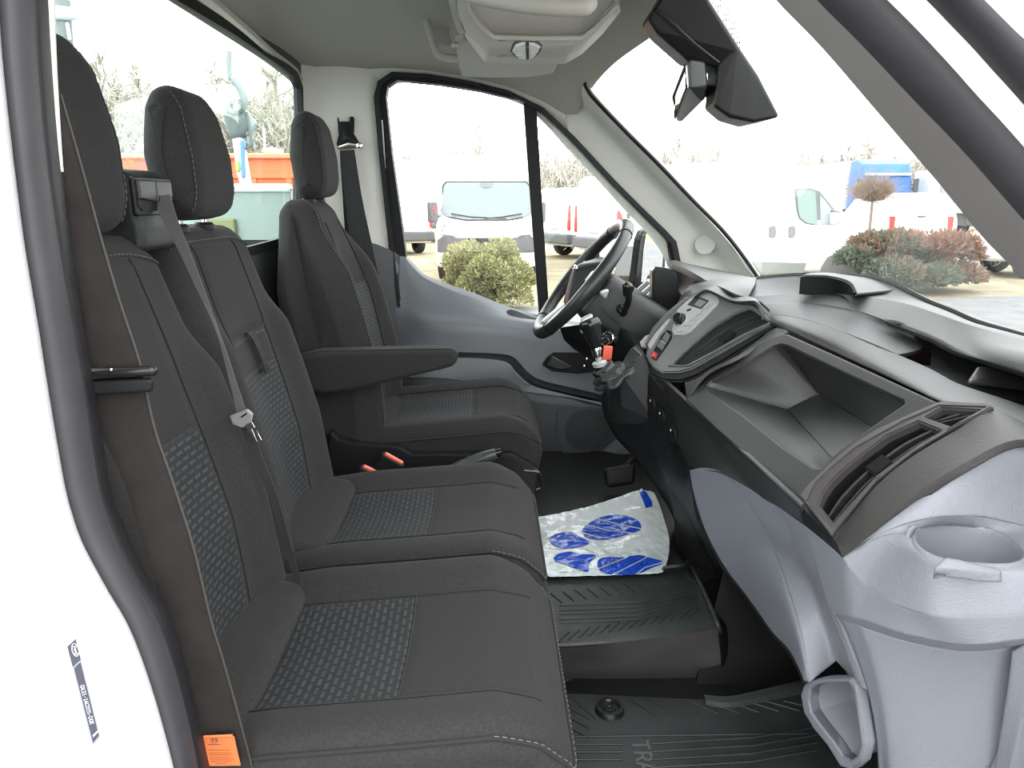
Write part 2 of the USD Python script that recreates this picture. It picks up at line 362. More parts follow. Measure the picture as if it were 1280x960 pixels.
# light band above the rear window, then the headliner
hdr = ribbon([[(150, -75, -.5), (222, -30, -.3), (262, -2, -.1), (318, 46, .3), (352, 74, .6), (374, 90, .77), (379, 100, .80)],
              [(150, -66, -.5), (220, -22, -.3), (246, -2, -.1), (308, 44, .3), (345, 75, .6), (369, 93, .77), (376, 102, .80)]], 6, 1, .01)
struct('trim_2', hdr, ceil_plastic, 'pale plastic strip along the top edge of the rear window')
EL = pts([(462, 86, .93), (489, 85, .93), (534, 88, .93), (588, 97, .93), (635, 108, .93), (680, 127, .93), (705, 143, .93)])
def roof(x, y):
    ze = float(np.interp(x, np.r_[-.62, EL[:, 0]], np.r_[1.965, EL[:, 2]])); a = abs(y - .045) / .885
    zc = 2.10 - .13 * max(0, (-x - .28) / .34) ** 2 - .105 * max(0, (x - .05) / .35) ** 1.5
    return max(zc, ze) - max(0, zc - ze) * a ** 5
G = np.zeros((32, 44, 3))
for i, t in enumerate(np.linspace(0, 1, 32)):
    for j, y in enumerate(np.linspace(-.84, .93, 44)):
        a = abs(y - .045) / .885; x = -.60 + t * (1.0 - .12 * a ** 3); G[i, j] = (x, y, roof(x, y))
struct('ceiling', grid_mesh(G, thick=.02), headliner, 'pale grey cloth headliner of the cab roof', 60)
struct('trim_13', ribbon([[v3(*q) for q in EL], [(470, 104, .965), (497, 104, .965), (534, 103, .965), (588, 111, .965), (640, 126, .965), (684, 148, .965), (716, 178, .965)]], 6, 2, .01), trim_light, 'pale roof rail trim above the driver door window')
# rear side pillar on the far side (light trim between rear window and driver door)
bp = ribbon([[(371, 80, .80), (376, 130, .80), (376, 200, .80), (372, 300, .80), (360, 420, .80)],
             [(392, 74, .86), (398, 130, .86), (402, 200, .86), (405, 300, .86), (410, 420, .86)],
             [(462, 74, .93), (460, 130, .93), (466, 200, .93), (477, 300, .93), (492, 470, .93)],
             [(482, 76, .962), (480, 130, .962), (488, 200, .962), (499, 300, .962), (512, 470, .962)]], 6, 4, .015)
struct('trim_3', bp, trim_light, 'pale grey pillar trim behind the driver door')
bp2 = ribbon([[(300, 300, .80), (345, 300, .84), (440, 300, .88), (500, 320, .93)], [(300, 520, .80), (345, 520, .84), (440, 520, .88), (510, 520, .93)]], 6, 2, .012)
struct('wall_left', bp2, door_dark, 'dark lower side panel behind the driver seat')
# far A pillar, from roof to dashboard
ap = ribbon([[(596, 106, .972), (640, 122, .972), (676, 150, .972), (704, 180, .972), (744, 222, .972), (784, 266, .972), (812, 295, .972), (828, 318, .972), (838, 345, .972)],
             [(600, 84, .93), (660, 100, .94), (700, 135, .95), (735, 170, .95), (772, 214, .95), (812, 258, .95), (838, 285, .95), (849, 310, .95), (858, 345, .95)],
             [(610, 78, .92), (680, 96, .92), (722, 130, .93), (760, 166, .93), (800, 208, .93), (840, 250, .93), (872, 286, .93), (890, 315, .93), (905, 350, .92)],
             [(660, 66, .86), (715, 88, .84), (736, 118, .83), (775, 158, .83), (818, 202, .83), (862, 250, .83), (900, 290, .83), (925, 320, .83), (948, 350, .82)]], 5, 4, .018)
struct('trim_4', ap, trim_light, 'cream windscreen pillar trim beside the driver window')
tw = lathe([(0.0001, .004), (.029, .004), (.032, .002), (.033, 0)], P(881, 306, .905), np.array([-.30, -.90, .28]), 28)
obj('tweeter_grille', tw, M('tweeter', (.37, .365, .345), .7, (1500, .8, .001)), stage.GetPrimAtPath('/World/trim_4'))
# windscreen and its black edge line
wl = ribbon([[(729, 106, .80), (735, 118, .81), (776, 162, .81), (820, 206, .81), (866, 254, .81), (905, 294, .81), (944, 346, .80)],
             [(733, 105, .79), (738, 115, .80), (779, 160, .80), (823, 204, .80), (868, 252, .80), (908, 293, .80), (947, 346, .79)]], 6, 1, .006)
struct('trim_5', wl, rubber_dark, 'thin black windscreen seal along the cream pillar')
ws = np.array([[(.34, .82, 1.985), (.42, .4, 2.035), (.43, 0, 2.045), (.42, -.4, 2.035), (.36, -.74, 1.97)],
               [(.60, .83, 1.69), (.72, .4, 1.73), (.74, 0, 1.74), (.72, -.4, 1.73), (.60, -.76, 1.69)],
               [(.86, .84, 1.36), (.97, .4, 1.365), (1.0, 0, 1.37), (.97, -.4, 1.365), (.86, -.80, 1.36)]])
R = np.array([along(r, 6) for r in ws]); R = PchipInterpolator([0, 1, 2], R)(np.linspace(0, 2, 9))
struct('window_2', grid_mesh(R, thick=.005), pane, 'curved windscreen above the dashboard', 60)
# near side: A pillar trim, seals and body
def strip(a, b, Ya, Yb, thick=.012, m=3): return ribbon([[(u, v, Ya) for u, v in a], [(u, v, Yb) for u, v in b]], 6, m, thick)
e0 = [(905, -80), (970, 0), (1025, 57), (1089, 131), (1138, 188), (1176, 232), (1228, 296), (1281, 350), (1345, 420), (1440, 540)]
e1 = [(945, -90), (1021, 0), (1070, 49), (1145, 128), (1185, 169), (1213, 199), (1247, 238), (1283, 279), (1345, 350), (1440, 470)]
e2 = [(1010, -90), (1109, 0), (1150, 41), (1190, 84), (1222, 120), (1250, 150), (1282, 186), (1325, 235), (1390, 310), (1480, 420)]
e3 = [(1060, -90), (1158, 0), (1190, 33), (1214, 58), (1240, 87), (1262, 111), (1284, 136), (1330, 190), (1400, 270), (1490, 380)]
e4 = [(1120, -90), (1231, 0), (1248, 17), (1262, 31), (1270, 39), (1282, 50), (1310, 80), (1350, 130), (1420, 210), (1500, 320)]
struct('trim_6', strip(e0, e1, -.70, -.805, .016), trim_taupe, 'taupe grained windscreen pillar trim nearest the camera')
def bulge(a, b, Ya, Yb, amp, m=7):
    A, B = pts([(u, v, Ya) for u, v in a]), pts([(u, v, Yb) for u, v in b]); rows = []
    for t in np.linspace(0, 1, m):
        r = A * (1 - t) + B * t; n = C - r; n /= np.linalg.norm(n, axis=1, keepdims=True); rows.append(r + n * amp * (math.sin(math.pi * t)) ** .6)
    return grid_mesh(np.array([along(r, 4) for r in rows]), thick=.006)
struct('trim_7', bulge(e1, e2, -.805, -.835, .010), rubber, 'soft black door seal along the near windscreen pillar', 60)
struct('trim_8', strip(e2, e3, -.835, -.85, .012), paint_shade, 'white painted pillar strip outside the black seal')
struct('trim_9', bulge(e3, e4, -.85, -.88, .010), rubber, 'black rubber outer weatherstrip at the top right corner', 60)
# near rear pillar: seal curve and white body
s0 = [(-8, -60), (-2, 0), (3, 70), (20, 222), (33, 318), (47, 401), (64, 508), (80, 600), (96, 660), (130, 729), (163, 787), (194, 873), (216, 955), (228, 1010)]
s1 = [(42, -60), (45, 0), (48, 70), (62, 222), (76, 318), (90, 401), (108, 508), (122, 600), (142, 668), (172, 732), (200, 783), (226, 862), (246, 950), (256, 1010)]
s2 = [(55, -60), (60, 0), (64, 70), (77, 222), (91, 318), (104, 401), (123, 515), (136, 600), (158, 666), (189, 729), (216, 776), (237, 856), (262, 958), (272, 1010)]
struct('trim_10', bulge(s0, s1, -.895, -.87, .014), rubber, 'wide grey black rubber door seal down the near rear pillar', 60)
struct('trim_11', bulge(s1, s2, -.87, -.845, .006), rubber_dark, 'thin black inner lip of the near door seal', 60)
s3 = [(66, -60), (69, 0), (70, 40), (72, 90), (76, 160), (79, 205), (80, 215)]
struct('trim_12', ribbon([[(u - 9, v, -.838) for u, v in s3], [(u, v, -.83) for u, v in s3]], 5, 1, .006), trim_light, 'thin pale trim edge between the black seal and the near headrest')
bw = ribbon([[(u, v, -.895) for u, v in s0], [(u - 6, v + 1, -.905) for u, v in s0], [(u - 160, v + 20, -.93) for u, v in s0], [(u - 420, v + 40, -.95) for u, v in s0]], 5, 3, .012)
struct('wall_right', bw, paint_white, 'white painted body side behind the near door opening', 60)
st = stage.GetPrimAtPath('/World/wall_right')
# rest of the near pillar, behind the trim, so the cab is closed beside the rear window
struct('wall_right_inner', ribbon([[v3(-.62, -.84, 2.03), v3(-.62, -.84, .7)], [v3(-.40, -.845, 2.03), v3(-.36, -.845, .7)]], 4, 1, .01), trim_light, 'pale inner panel of the near rear pillar')
struct('front_wing', yslab([(.64, .50), (.62, 1.02), (.66, 1.36), (.95, 1.33), (1.75, 1.02), (1.82, .50)], -.90, -.86, .008, .03), paint_white, 'white painted front wing below the windscreen pillar')
struct('bonnet', ribbon([[v3(1.0, -.84, 1.30), v3(1.04, 0, 1.33), v3(1.0, .92, 1.30)], [v3(1.4, -.84, 1.17), v3(1.45, 0, 1.20), v3(1.4, .92, 1.17)], [v3(1.78, -.80, .98), v3(1.85, 0, 1.0), v3(1.78, .88, .98)]], 6, 3, .01, True, True), paint_white, 'white bonnet below the windscreen', 60)
nd = struct('door_2', None, None, 'open passenger door swung forward on its hinges')
hx, hy_, ang_ = .70, -.93, math.radians(-72)
def dpt(L, off): return slab(sg.Polygon(L).buffer(0), np.array([hx, hy_, 0.]) + np.array([-math.sin(ang_), math.cos(ang_), 0]) * off, np.array([math.cos(ang_), math.sin(ang_), 0]), np.array([0, 0, 1.]), np.array([math.sin(ang_), -math.cos(ang_), 0]), 0, .05, .006)
obj('outer_skin', dpt([(0, .62), (1.02, .62), (1.06, 1.30), (.0, 1.42)], .06), paint_white, nd); obj('inner_panel', dpt([(.02, .66), (1.0, .66), (1.03, 1.34), (.02, 1.40)], .0), door_grey, nd)
for q in ([(.0, 1.40), (.05, 1.40), (.46, 1.93), (.42, 1.97)], [(.42, 1.97), (.44, 1.92), (.98, 1.95), (1.02, 2.0)], [(.97, 1.30), (1.05, 1.30), (1.02, 2.0), (.96, 1.96)]): obj('window_frame', dpt(q, .03), rubber_dark, nd)
# part label stuck on the white pillar
def side_of(u, v):                             # the white body surface at a pixel
    return P(u, v, -.9065 - .00028 * max(0, 190 - u) + .0)
Lb = [side_of(*p) for p in ((83.5, 807), (94.5, 797), (125.5, 921), (115.5, 933))]
lp = (Lb[0], np.cross(Lb[1] - Lb[0], Lb[3] - Lb[0])); nn = lp[1] / np.linalg.norm(lp[1]); nn = nn if nn @ (C - Lb[0]) > 0 else -nn; lp = (Lb[0] + nn * .0035, nn)
lab = thing('parts_label', 'narrow dark grey sticker with white part number and oval badge on white pillar', 'sticker')
obj('backing', plate(lp, [(83.5, 807), (94.5, 797), (125.5, 921), (115.5, 933)], 0, .0006), label_edge, lab)
obj('face', plate(lp, [(84.3, 808), (94.5, 798.5), (100.8, 824), (91, 833)], .0006, .0009), label_grey, lab)
obj('face', plate(lp, [(92.5, 834.5), (100.5, 827), (123.5, 919), (116.2, 928)], .0006, .0009), label_grey, lab)
dn = on(lp, 119.5, 920) - on(lp, 96, 830); dn /= np.linalg.norm(dn); up_ = np.cross(lp[1], dn)
if up_ @ (on(lp, 95, 797) - on(lp, 84, 807)) < 0: up_ = -up_
hgt = np.linalg.norm(on(lp, 103.3, 852) - on(lp, 99.8, 855.5))
tm = lettering('GK31-14C025-DGE', hgt, (0, 0, 0), (1, 0, 0), (0, 1, 0), .0002, False); wd = np.ptp(tm[0][:, 0]); L_ = np.linalg.norm(on(lp, 114.5, 901) - on(lp, 101, 852.5))
tv = tm[0] * [L_ / wd, 1, 1]; o_ = on(lp, 99.8, 856, .0009)
obj('lettering', (o_ + tv[:, :1] * dn + tv[:, 1:2] * up_ + tv[:, 2:] * lp[1], tm[1]), white_print, lab)
ce = on(lp, 94.2, 811.5, .0009); ea, eb = dn * .0062, up_ * .0022
an = np.linspace(0, 2 * np.pi, 28, endpoint=False)
obj('oval_badge', tube(ce + np.cos(an)[:, None] * ea + np.sin(an)[:, None] * eb, .00035, 5, True), white_print, lab)
fm = lettering('Ford', .0019, (0, 0, 0), (1, 0, 0), (0, 1, 0), .0002, True); fv = fm[0] - [np.ptp(fm[0][:, 0]) / 2, .0009, 0]; fv = fv * [1.5, 1, 1]
obj('badge_script', (ce + fv[:, :1] * dn + fv[:, 1:2] * up_ + fv[:, 2:] * lp[1], fm[1]), white_print, lab)
obj('white_bar', plate(lp, [(115.5, 918.5), (123, 911), (123.5, 913), (116.5, 920.5)], .0009, .0012), white_print, lab)

# ================================================================== DRIVER DOOR
door = struct('door_1', None, None, 'closed driver door with grey moulded inner panel, window and speaker')
Yd = .95
outer = [(467, 121), (472, 101), (489, 89.5), (534, 92), (588, 101), (635, 112.5), (679, 134), (719, 171), (769, 225), (803, 259), (832, 287), (846, 302), (853, 335), (853, 420), (500, 420), (487, 320), (473, 190)]
mid = [(474, 122), (478, 106), (491, 95), (534, 97), (588, 105.5), (635, 117), (675, 138), (714, 175), (765, 230), (799, 264), (826, 291), (839, 305), (846, 335), (846, 420), (506, 420), (494, 320), (479, 190)]
inner = [(483, 122), (485, 109), (497, 100.5), (551, 106), (601, 114), (654, 127), (669, 136), (702, 161), (736, 195), (766, 222), (803, 262), (826, 289), (834, 303), (840, 335), (840, 420), (520, 420), (508, 320), (490, 190)]
obj('door_shell', yslab(pxz([(480, 330), (515, 345), (550, 372), (590, 386), (640, 404), (690, 416), (860, 440), (860, 660), (505, 660)], .955), .945, .985), door_dark, door)
obj('seal', yslab(pxz(outer, Yd - .03), Yd - .03, Yd + .005, .004, holes=[pxz(mid, Yd - .03)]), rubber_dark, door)
obj('window_frame', yslab(pxz(mid, Yd), Yd - .012, Yd + .03, holes=[pxz(inner, Yd)]), black, door)
obj('door_edge', yslab(pxz([(473, 150), (478.5, 150), (483, 230), (489, 300), (496, 322), (486, 322)], Yd - .02), Yd - .022, Yd), trim_light, door)
obj('window_divider', yslab(pxz([(654, 122), (670, 132), (677, 250), (685, 372), (685, 395), (674, 395), (663, 250)], Yd), Yd - .016, Yd + .02, .004), black, door)
obj('pane', yslab(pxz(inner[:6] + [(663, 250), (674, 400), (520, 400), (508, 320), (490, 190)], Yd + .005), Yd + .008, Yd + .012), pane, door)
obj('pane', yslab(pxz([(669, 136), (702, 161), (736, 195), (766, 222), (803, 262), (826, 289), (834, 303), (840, 335), (840, 420), (685, 420), (676, 250)], Yd + .005), Yd + .008, Yd + .012), pane, door)
# inner panel, from sill to the pocket
rA = [(478, 320, .955), (504, 318, .955), (516, 328, .955), (530, 342, .955), (552, 352, .955), (592, 366, .955), (640, 385, .955), (690, 397, .955), (790, 412, .955), (860, 420, .955)]
rB = [(479, 322, .93), (503, 321, .93), (514, 333, .93), (529, 347, .93), (552, 359, .93), (592, 374, .93), (640, 391, .93), (690, 402, .93), (790, 416, .93), (860, 424, .93)]
rC = [(484, 372, .925), (502, 374, .925), (514, 379, .92), (530, 386, .91), (552, 390, .90), (592, 394, .89), (640, 400, .885), (690, 406, .88), (790, 418, .88), (860, 428, .88)]
rD = [(489, 398, .92), (505, 400, .91), (517, 402, .895), (532, 404, .875), (552, 405, .865), (592, 408, .86), (640, 411, .86), (690, 414, .86), (790, 422, .86), (860, 432, .86)]
rE = [(494, 434, .92), (508, 435, .90), (520, 437, .88), (534, 439, .87), (554, 440, .865), (594, 441, .86), (636, 444, .86), (668, 472, .86), (745, 492, .86), (840, 520, .86)]
panel = ribbon([rA, rB, rC, rD, rE], 4, 3, .012, across=False)
obj('upper_panel', panel, door_grey, door)
rF = [(496, 442, .925), (510, 442, .905), (522, 443, .885), (536, 444, .875), (556, 446, .87), (594, 447, .868), (632, 451, .868), (660, 478, .868), (700, 486, .868), (840, 535, .868)]
obj('recess_line', ribbon([rE, [(u, v + 2, Y + .008) for u, v, Y in rE], [(u, v + 7, Y + .010) for u, v, Y in rE]], 4, 1, .01), door_dark, door)
rG = [(u, v + 7, Y + .006) for u, v, Y in rE]
rG = [(496, 441, .925), (509, 442, .905), (521, 444, .885), (535, 446, .875), (554, 447, .87), (594, 448, .866), (632, 452, .866), (656, 478, .866), (730, 499, .866), (840, 530, .866)]
rH = [(498, 470, .925), (512, 472, .90), (524, 472, .88), (538, 472, .87), (556, 473, .865), (594, 479, .865), (640, 487, .865), (690, 494, .865), (748, 502, .865), (850, 535, .868)]
obj('lower_panel', ribbon([rG, rH], 4, 3, .012), M('door_mid', (.13, .137, .147), .42, (500, .3, .001), .5), door)
rI = [(506, 620, .90), (516, 640, .89), (526, 640, .88), (540, 640, .87), (556, 640, .87), (594, 640, .87), (640, 640, .87), (690, 640, .87), (748, 640, .87), (850, 640, .87)]
obj('door_pocket', ribbon([[(u, v, Y + .004) for u, v, Y in rH], [(u, v + 12, Y - .02) for u, v, Y in rH], rI], 4, 2, .012), M('door_low', (.04, .042, .045), .5, (500, .3, .001), .4), door)
obj('sill_step', ribbon([[(676, 660, .86), (700, 640, .86), (735, 582, .86), (775, 538, .86)], [(700, 690, .82), (722, 655, .82), (750, 600, .82), (790, 552, .82)], [(716, 720, .82), (730, 690, .82), (762, 640, .82), (800, 600, .82)]], 4, 2, .02), M('sill', (.07, .073, .077), .5, (500, .3, .001), .4), door)
sp = plane_of((700, 515, .85), (768, 520, .85), (720, 560, .85))
obj('speaker_surround', plate(sp, [(695, 512), (706, 508), (755, 510), (770, 524), (769, 538), (735, 567), (703, 566), (696, 545)], 0, .008, bevel=.003, rnd=.006), door_dark, door)
spc = on(sp, 733, 537, .008)
obj('speaker_grille', lathe([(.0001, .004), (.070, .002), (.074, 0)], spc, sp[1], 36), M('grille', (.03, .031, .033), .7, (1400, .9, .002)), door)
hpn = plane_of((680, 450, .853), (740, 450, .853), (700, 470, .853))
hnd = obj('handle_recess', plate(hpn, [(677, 456), (684, 446), (692, 440.5), (740, 441), (752, 446), (752, 464), (722, 467), (690, 464)], 0, .006, bevel=.003, rnd=.006), black, door)
obj('handle_lever', hull([((0, 0, 0), .001)]).translate([float(c) for c in on(hpn, 700, 455, .01)]) + hull([(on(hpn, 683, 455, .008), .006), (on(hpn, 690, 446, .010), .006), (on(hpn, 712, 458, .010), .006), (on(hpn, 700, 460, .01), .006)]), gloss_black, hnd)
for q, (u, v) in enumerate(((734, 448), (731, 457))):
    obj('window_switch', lathe([(.0001, .004), (.006, .003), (.007, 0)], on(hpn, u, v, .006), hpn[1], 12), chrome, door)
obj('pull_hole', ribbon([[(633, 391, .925), (640, 387, .925), (668, 397, .925), (690, 402, .925)], [(630, 398, .90), (645, 400, .90), (668, 403, .90), (690, 405, .90)]], 4, 1, .004), door_dark, door)
tug = plane_of((484, 330, .925), (498, 330, .925), (490, 345, .925))
obj('lock_cap', plate(tug, [(488, 327), (496, 327), (499, 333), (498, 342), (491, 343), (488, 338)], 0, .003, bevel=.001, rnd=.002), door_grey, door)

# ================================================================== SEATS
def smooth01(a, b, x): t = np.clip((x - a) / (b - a), 0, 1); return t * t * (3 - 2 * t)
def seat_back(parent, yc, hw, prof, front_lo, front_hi, ins, dx=0, seams=True, bol=.022, flip=1, taper=.28):
    """a seat's backrest with bolsters, a patterned panel with a plain one above it, seams"""
    zlo, zhi = min(p[1] for p in prof), max(p[1] for p in prof)
    def halfw(x, z):
        t = (z - zlo) / (zhi - zlo); return hw * (1 - taper * smooth01(.55, 1.05, t))
    def push(s, u, q):
        front = 1 if front_lo <= u <= front_hi else 0
        t = (q[1] - zlo) / (zhi - zlo); k = smooth01(.05, .2, t) * (1 - smooth01(.72, .92, t))
        ramp = smooth01(front_lo, front_lo + .06, u) * (1 - smooth01(front_hi - .06, front_hi, u))
        a = abs(s)
        return front * ramp * k * (bol * smooth01(.48, .80, a) - .012 * (1 - smooth01(.0, .6, a)) - .018 * smooth01(.86, 1, a))
    b = Block(prof, yc, halfw, .05, .025, push)
    o = obj('backrest', b.mesh(), fabric, parent, 60)
    return b, o
def tube_obj(name, path, r, mat, parent, sides=6): return obj(name, tube(path, r, sides), mat, parent, 60)

def dress_back(b, o, zpat0, zpat1, ztop, front, yo=0, pull=False, near=-.66, far=.66):
    """front: the outline's front points by height -> panels"""
    fz = np.array([p[1] for p in front]); fx = np.array([p[0] for p in front])
    def uz(z): return b.u(np.interp(z, fz[::-1] if fz[0] > fz[-1] else fz, fx[::-1] if fz[0] > fz[-1] else fx), z)
    u0, u1, u2 = uz(zpat0), uz(zpat1), uz(ztop)
    w0 = lambda t: near + .10 * (1 - t) ** 2
    w1 = lambda t: far - .10 * (1 - t) ** 2
    g, uv = b.patch(w0, w1, u0, u1, .0016, 20, 48); obj('patterned_panel', g, weave, o, True, uv)
    g, uv = b.patch(near, far, u1 + .002, u2, .0022, 16, 30); obj('plain_panel', g, fabric_side, o, True)
    for s in (near, far):
        tube_obj('seam', b.line([(s + (.10 * np.sign(-s)), u0), (s + .02 * np.sign(-s), (u0 + u1) / 2), (s, u1), (s, u2)], .0012), .0013, seam_dark, o, 5)
    tube_obj('seam', b.line([(near, u1), (0, u1), (far, u1)], .0018), .0014, seam_dark, o, 5)
    return uz
def headrest(parent, yc, cx, z0, z1, hw, th, lean=.03, posts=(-.055, .055), ztop=1.56):
    """cushion on two chrome posts; side outline thicker in front"""
    h = z1 - z0
    prof = [(cx - th * .40, z0 + .02), (cx - .02, z0), (cx + th * .42, z0 + .012), (cx + th * .52, z0 + .05), (cx + th * .50, z0 + h * .5), (cx + th * .36, z1 - .035), (cx + th * .12, z1), (cx - th * .30, z1 - .004), (cx - th * .46, z1 - .035), (cx - th * .52, z0 + h * .5)]
    def halfw(x, z):
        t = (z - z0) / h; return hw * (1 - .16 * smooth01(.45, 1.05, t) - .03 * smooth01(.3, 0, t))
    b = Block(prof, yc, halfw, .055, .028, None, 90, 36)
    o = obj('headrest', b.mesh(), fabric, parent, 60)
    for s in (-.78, .78):
        path = b.line([(s, b.u(cx + .05, z0)), (s, b.u(cx + th * .5, z0 + h * .4)), (s, b.u(cx + th * .36, z1 - .035)), (s, b.u(cx, z1))], .0006, 80)
        obj('seam', tube(path, .0014, 5), seam_dark, o); obj('stitching', stitches(path + np.array([0.0015, 0, 0]), .005, .004, .0008), thread, o)
    for p in posts:
        obj('post', tube([(cx - .01, yc + p, ztop - .03), (cx - .005, yc + p, z0 + .03)], .0062, 12), chrome, o)
        obj('post_guide', lathe([(.0001, .008), (.013, .008), (.017, .004), (.018, -.004)], (cx - .01, yc + p, ztop), (0, 0, 1), 18), black, o)
    return b, o
def cushion(parent, yc, hw, prof, pat, bol=.016, split=True, name='seat_cushion', nearw=-.62, farw=.62, flare=.0):
    xs = [p[0] for p in prof]; x0, x1 = min(xs), max(xs); z1 = max(p[1] for p in prof)
    def halfw(x, z):
        t = (x - x0) / (x1 - x0); return hw * (1 - .05 * smooth01(.75, 1.0, t))
    ztop = z1 - .05
    def push(s, u, q):
        if q[1] < ztop: return 0
        t = (q[0] - x0) / (x1 - x0); a = abs(s)
        k = smooth01(.02, .15, t) * (1 - smooth01(.80, .97, t))
        return k * (bol * smooth01(.5, .8, a) - .010 * (1 - smooth01(.0, .7, a)) - .006 * smooth01(.9, 1, a))
    b = Block(prof, yc, halfw, .035, .03, push)
    o = obj(name, b.mesh(), fabric, parent, 60)
    top = lambda x: b.u(x, np.interp(x, TX, TZ))
    tops = sorted([(p[0], p[1]) for p in prof if p[1] > ztop - .02]); TX = [p[0] for p in tops]; TZ = [p[1] for p in tops]
    ua, ub, uc = top(pat[0]), top(pat[1]), top(pat[2])
    g, uv = b.patch(nearw, farw, ua, ub, .0016, 20, 40); obj('patterned_panel', g, weave, o, True, uv)
    g, uv = b.patch(nearw, farw, ub - .0005 if ub > uc else ub + .0005, uc, .0014, 16, 24); obj('plain_panel', g, fabric_side, o, True)
    for s in (nearw, farw): tube_obj('seam', b.line([(s, ua), (s, (ua + ub) / 2), (s, ub), (s, uc)], .0012), .0013, seam_dark, o, 5)
    for u in (ua, ub): tube_obj('seam', b.line([(nearw, u), (0, u), (farw, u)], .0014), .0013, seam_dark, o, 5)
    return b, o, top
# --- double passenger bench
SHX = (-.012, -.024)
bench = thing('passenger_bench_seat', 'charcoal cloth double passenger seat with two headrests, nearest the open door', 'seat')
BP = [(-.43, .88), (-.345, .89), (-.318, .97), (-.325, 1.06), (-.342, 1.20), (-.392, 1.40), (-.432, 1.545), (-.462, 1.575), (-.535, 1.578), (-.560, 1.53), (-.535, 1.2)]
BF = [(-.325, 1.06), (-.342, 1.20), (-.392, 1.40), (-.432, 1.545)]
for k, (yc, hw) in enumerate(((-.615, .200), (-.207, .203))):
    BPk = [(x + SHX[k] * smooth01(.86, 1.1, z), z) for x, z in BP]; BFk = [(x + SHX[k], z) for x, z in BF]
    b, o = seat_back(bench, yc, hw, BPk, .02, .42, None, taper=.16 if k else .14)
    uz = dress_back(b, o, 1.0, 1.40 if k else 1.335, 1.552, BFk, near=-.60, far=.44)
    sp_ = b.line([(-.9, uz(1.55) + .004), (-.4, uz(1.553) + .004), (.3, uz(1.553) + .004), (.85, uz(1.54))], .001, 60)
    obj('seam', tube(sp_, .0014, 5), seam_dark, o)
    obj('stitching', stitches(sp_ + np.array([.001, 0, .0015]), .005, .004, .0008), thread, o)
    if k:                                            # pocket with a pull strap on the fold-down middle back
        g, uv = b.patch(-.59, .43, uz(1.335), uz(1.392), .0034, 12, 10); obj('strap_band', g, fabric, o, True)
        q = b.at(np.array([.02, .02, .03, .06, .08]), np.array([uz(1.402), uz(1.385), uz(1.365), uz(1.34), uz(1.32)]), .006) + np.array([[0, 0, 0], [.008, 0, 0], [.010, 0, 0], [.008, 0, 0], [.004, 0, 0]])
        q = spl(q, 5); w = np.array([0, .012, 0]); obj('pull_strap', grid_mesh(np.array([q - w, q + w]), thick=.0015), belt_dark, o)
        MB = b
    else: OB = b
CP = [(-.40, .93), (-.40, 1.00), (-.36, 1.035), (-.25, 1.052), (-.10, 1.062), (.0, 1.070), (.055, 1.058), (.088, 1.025), (.098, .97), (.092, .905), (-.2, .895)][::-1]
for k, (yc, hw) in enumerate(((-.620, .205), (-.207, .205))):
    b, o, top = cushion(bench, yc, hw, CP, (-.285, -.105, .058), nearw=-.62, farw=.52)
    for zz, xx in ((1.008, .094),):
        u = b.u(xx, zz)
        ln = b.line([(-.965, b.u(-.30, 1.045)), (-.965, b.u(-.02, 1.07)), (-.955, b.u(.055, 1.058)), (-.9, u), (-.3, u), (.3, u), (.9, u), (.985, b.u(.06, 1.056)), (1.0, b.u(-.02, 1.07))], .0012, 90)
        obj('piping', tube(ln, .0026, 6), fabric_side, o, 60); obj('stitching', stitches(ln + np.array([.0022, 0, .002]), .005, .004, .0008), thread, o)
    obj('bolster_pad', Block([(-.41, 1.00), (-.30, 1.01), (-.268, 1.050), (-.29, 1.060), (-.36, 1.074), (-.41, 1.085)], yc, lambda x, z: .155, .012, .008, None, 50, 20).mesh(), fabric, o, 60)
    if not k:
        sd = b.line([(-1.0, b.u(-.30, 1.045)), (-1.0, b.u(-.1, 1.062))], .0, 10)
pl_ = obj('seat_box', rbox((-.42, -.80, .74), (.02, .0, .91), .02), dash_black, bench)
bs = Block([(-.40, .76), (.06, .76), (.085, .90), (.08, .99), (-.40, .96)], -.413, lambda x, z: .385, .02, .02, None, 60, 12)
obj('valance', bs.mesh(), fabric_side, bench, 60)
headrest(bench, -.60, -.497, 1.572, 1.808, .118, .090, ztop=1.572)
headrest(bench, -.222, -.482, 1.584, 1.792, .108, .082, ztop=1.575)
# belt outlet box on the bench's shoulder between the two headrests
bx = thing_part = None
box_prof = [(-.56, 1.56), (-.452, 1.552), (-.452, 1.59), (-.457, 1.605), (-.458, 1.648), (-.475, 1.660), (-.56, 1.660)]
bb = Block(box_prof, -.428, lambda x, z: .060 if z < 1.6 else .057, .012, .008, None, 60, 16)
bo = obj('belt_outlet_box', bb.mesh(), M('box_black', (.012, .0125, .013), .5, (500, .3, .001), .25), bench, 60)
XB = -.4575
def yz(L): return [v3(XB, y - .007, z - .006) for y, z in L]
fn = (np.array([XB, -.43, 1.63]), np.array([1.0, 0, 0]))
obj('bezel', plate(fn, yz([(-.482, 1.606), (-.37, 1.606), (-.37, 1.655), (-.482, 1.655)]), 0, .004, bevel=.001, rnd=.004), dash_black, bo)
obj('belt_slot', plate(fn, yz([(-.478, 1.618), (-.468, 1.612), (-.385, 1.612), (-.376, 1.622), (-.376, 1.636), (-.478, 1.636)]), .003, .0055), black, bo)
obj('flap', plate(fn, yz([(-.476, 1.627), (-.430, 1.623), (-.430, 1.652), (-.476, 1.652)]), .004, .009, bevel=.002), dash_dark, bo)
obj('flap', plate(fn, yz([(-.427, 1.623), (-.378, 1.629), (-.378, 1.652), (-.427, 1.652)]), .004, .009, bevel=.002), dash_dark, bo)
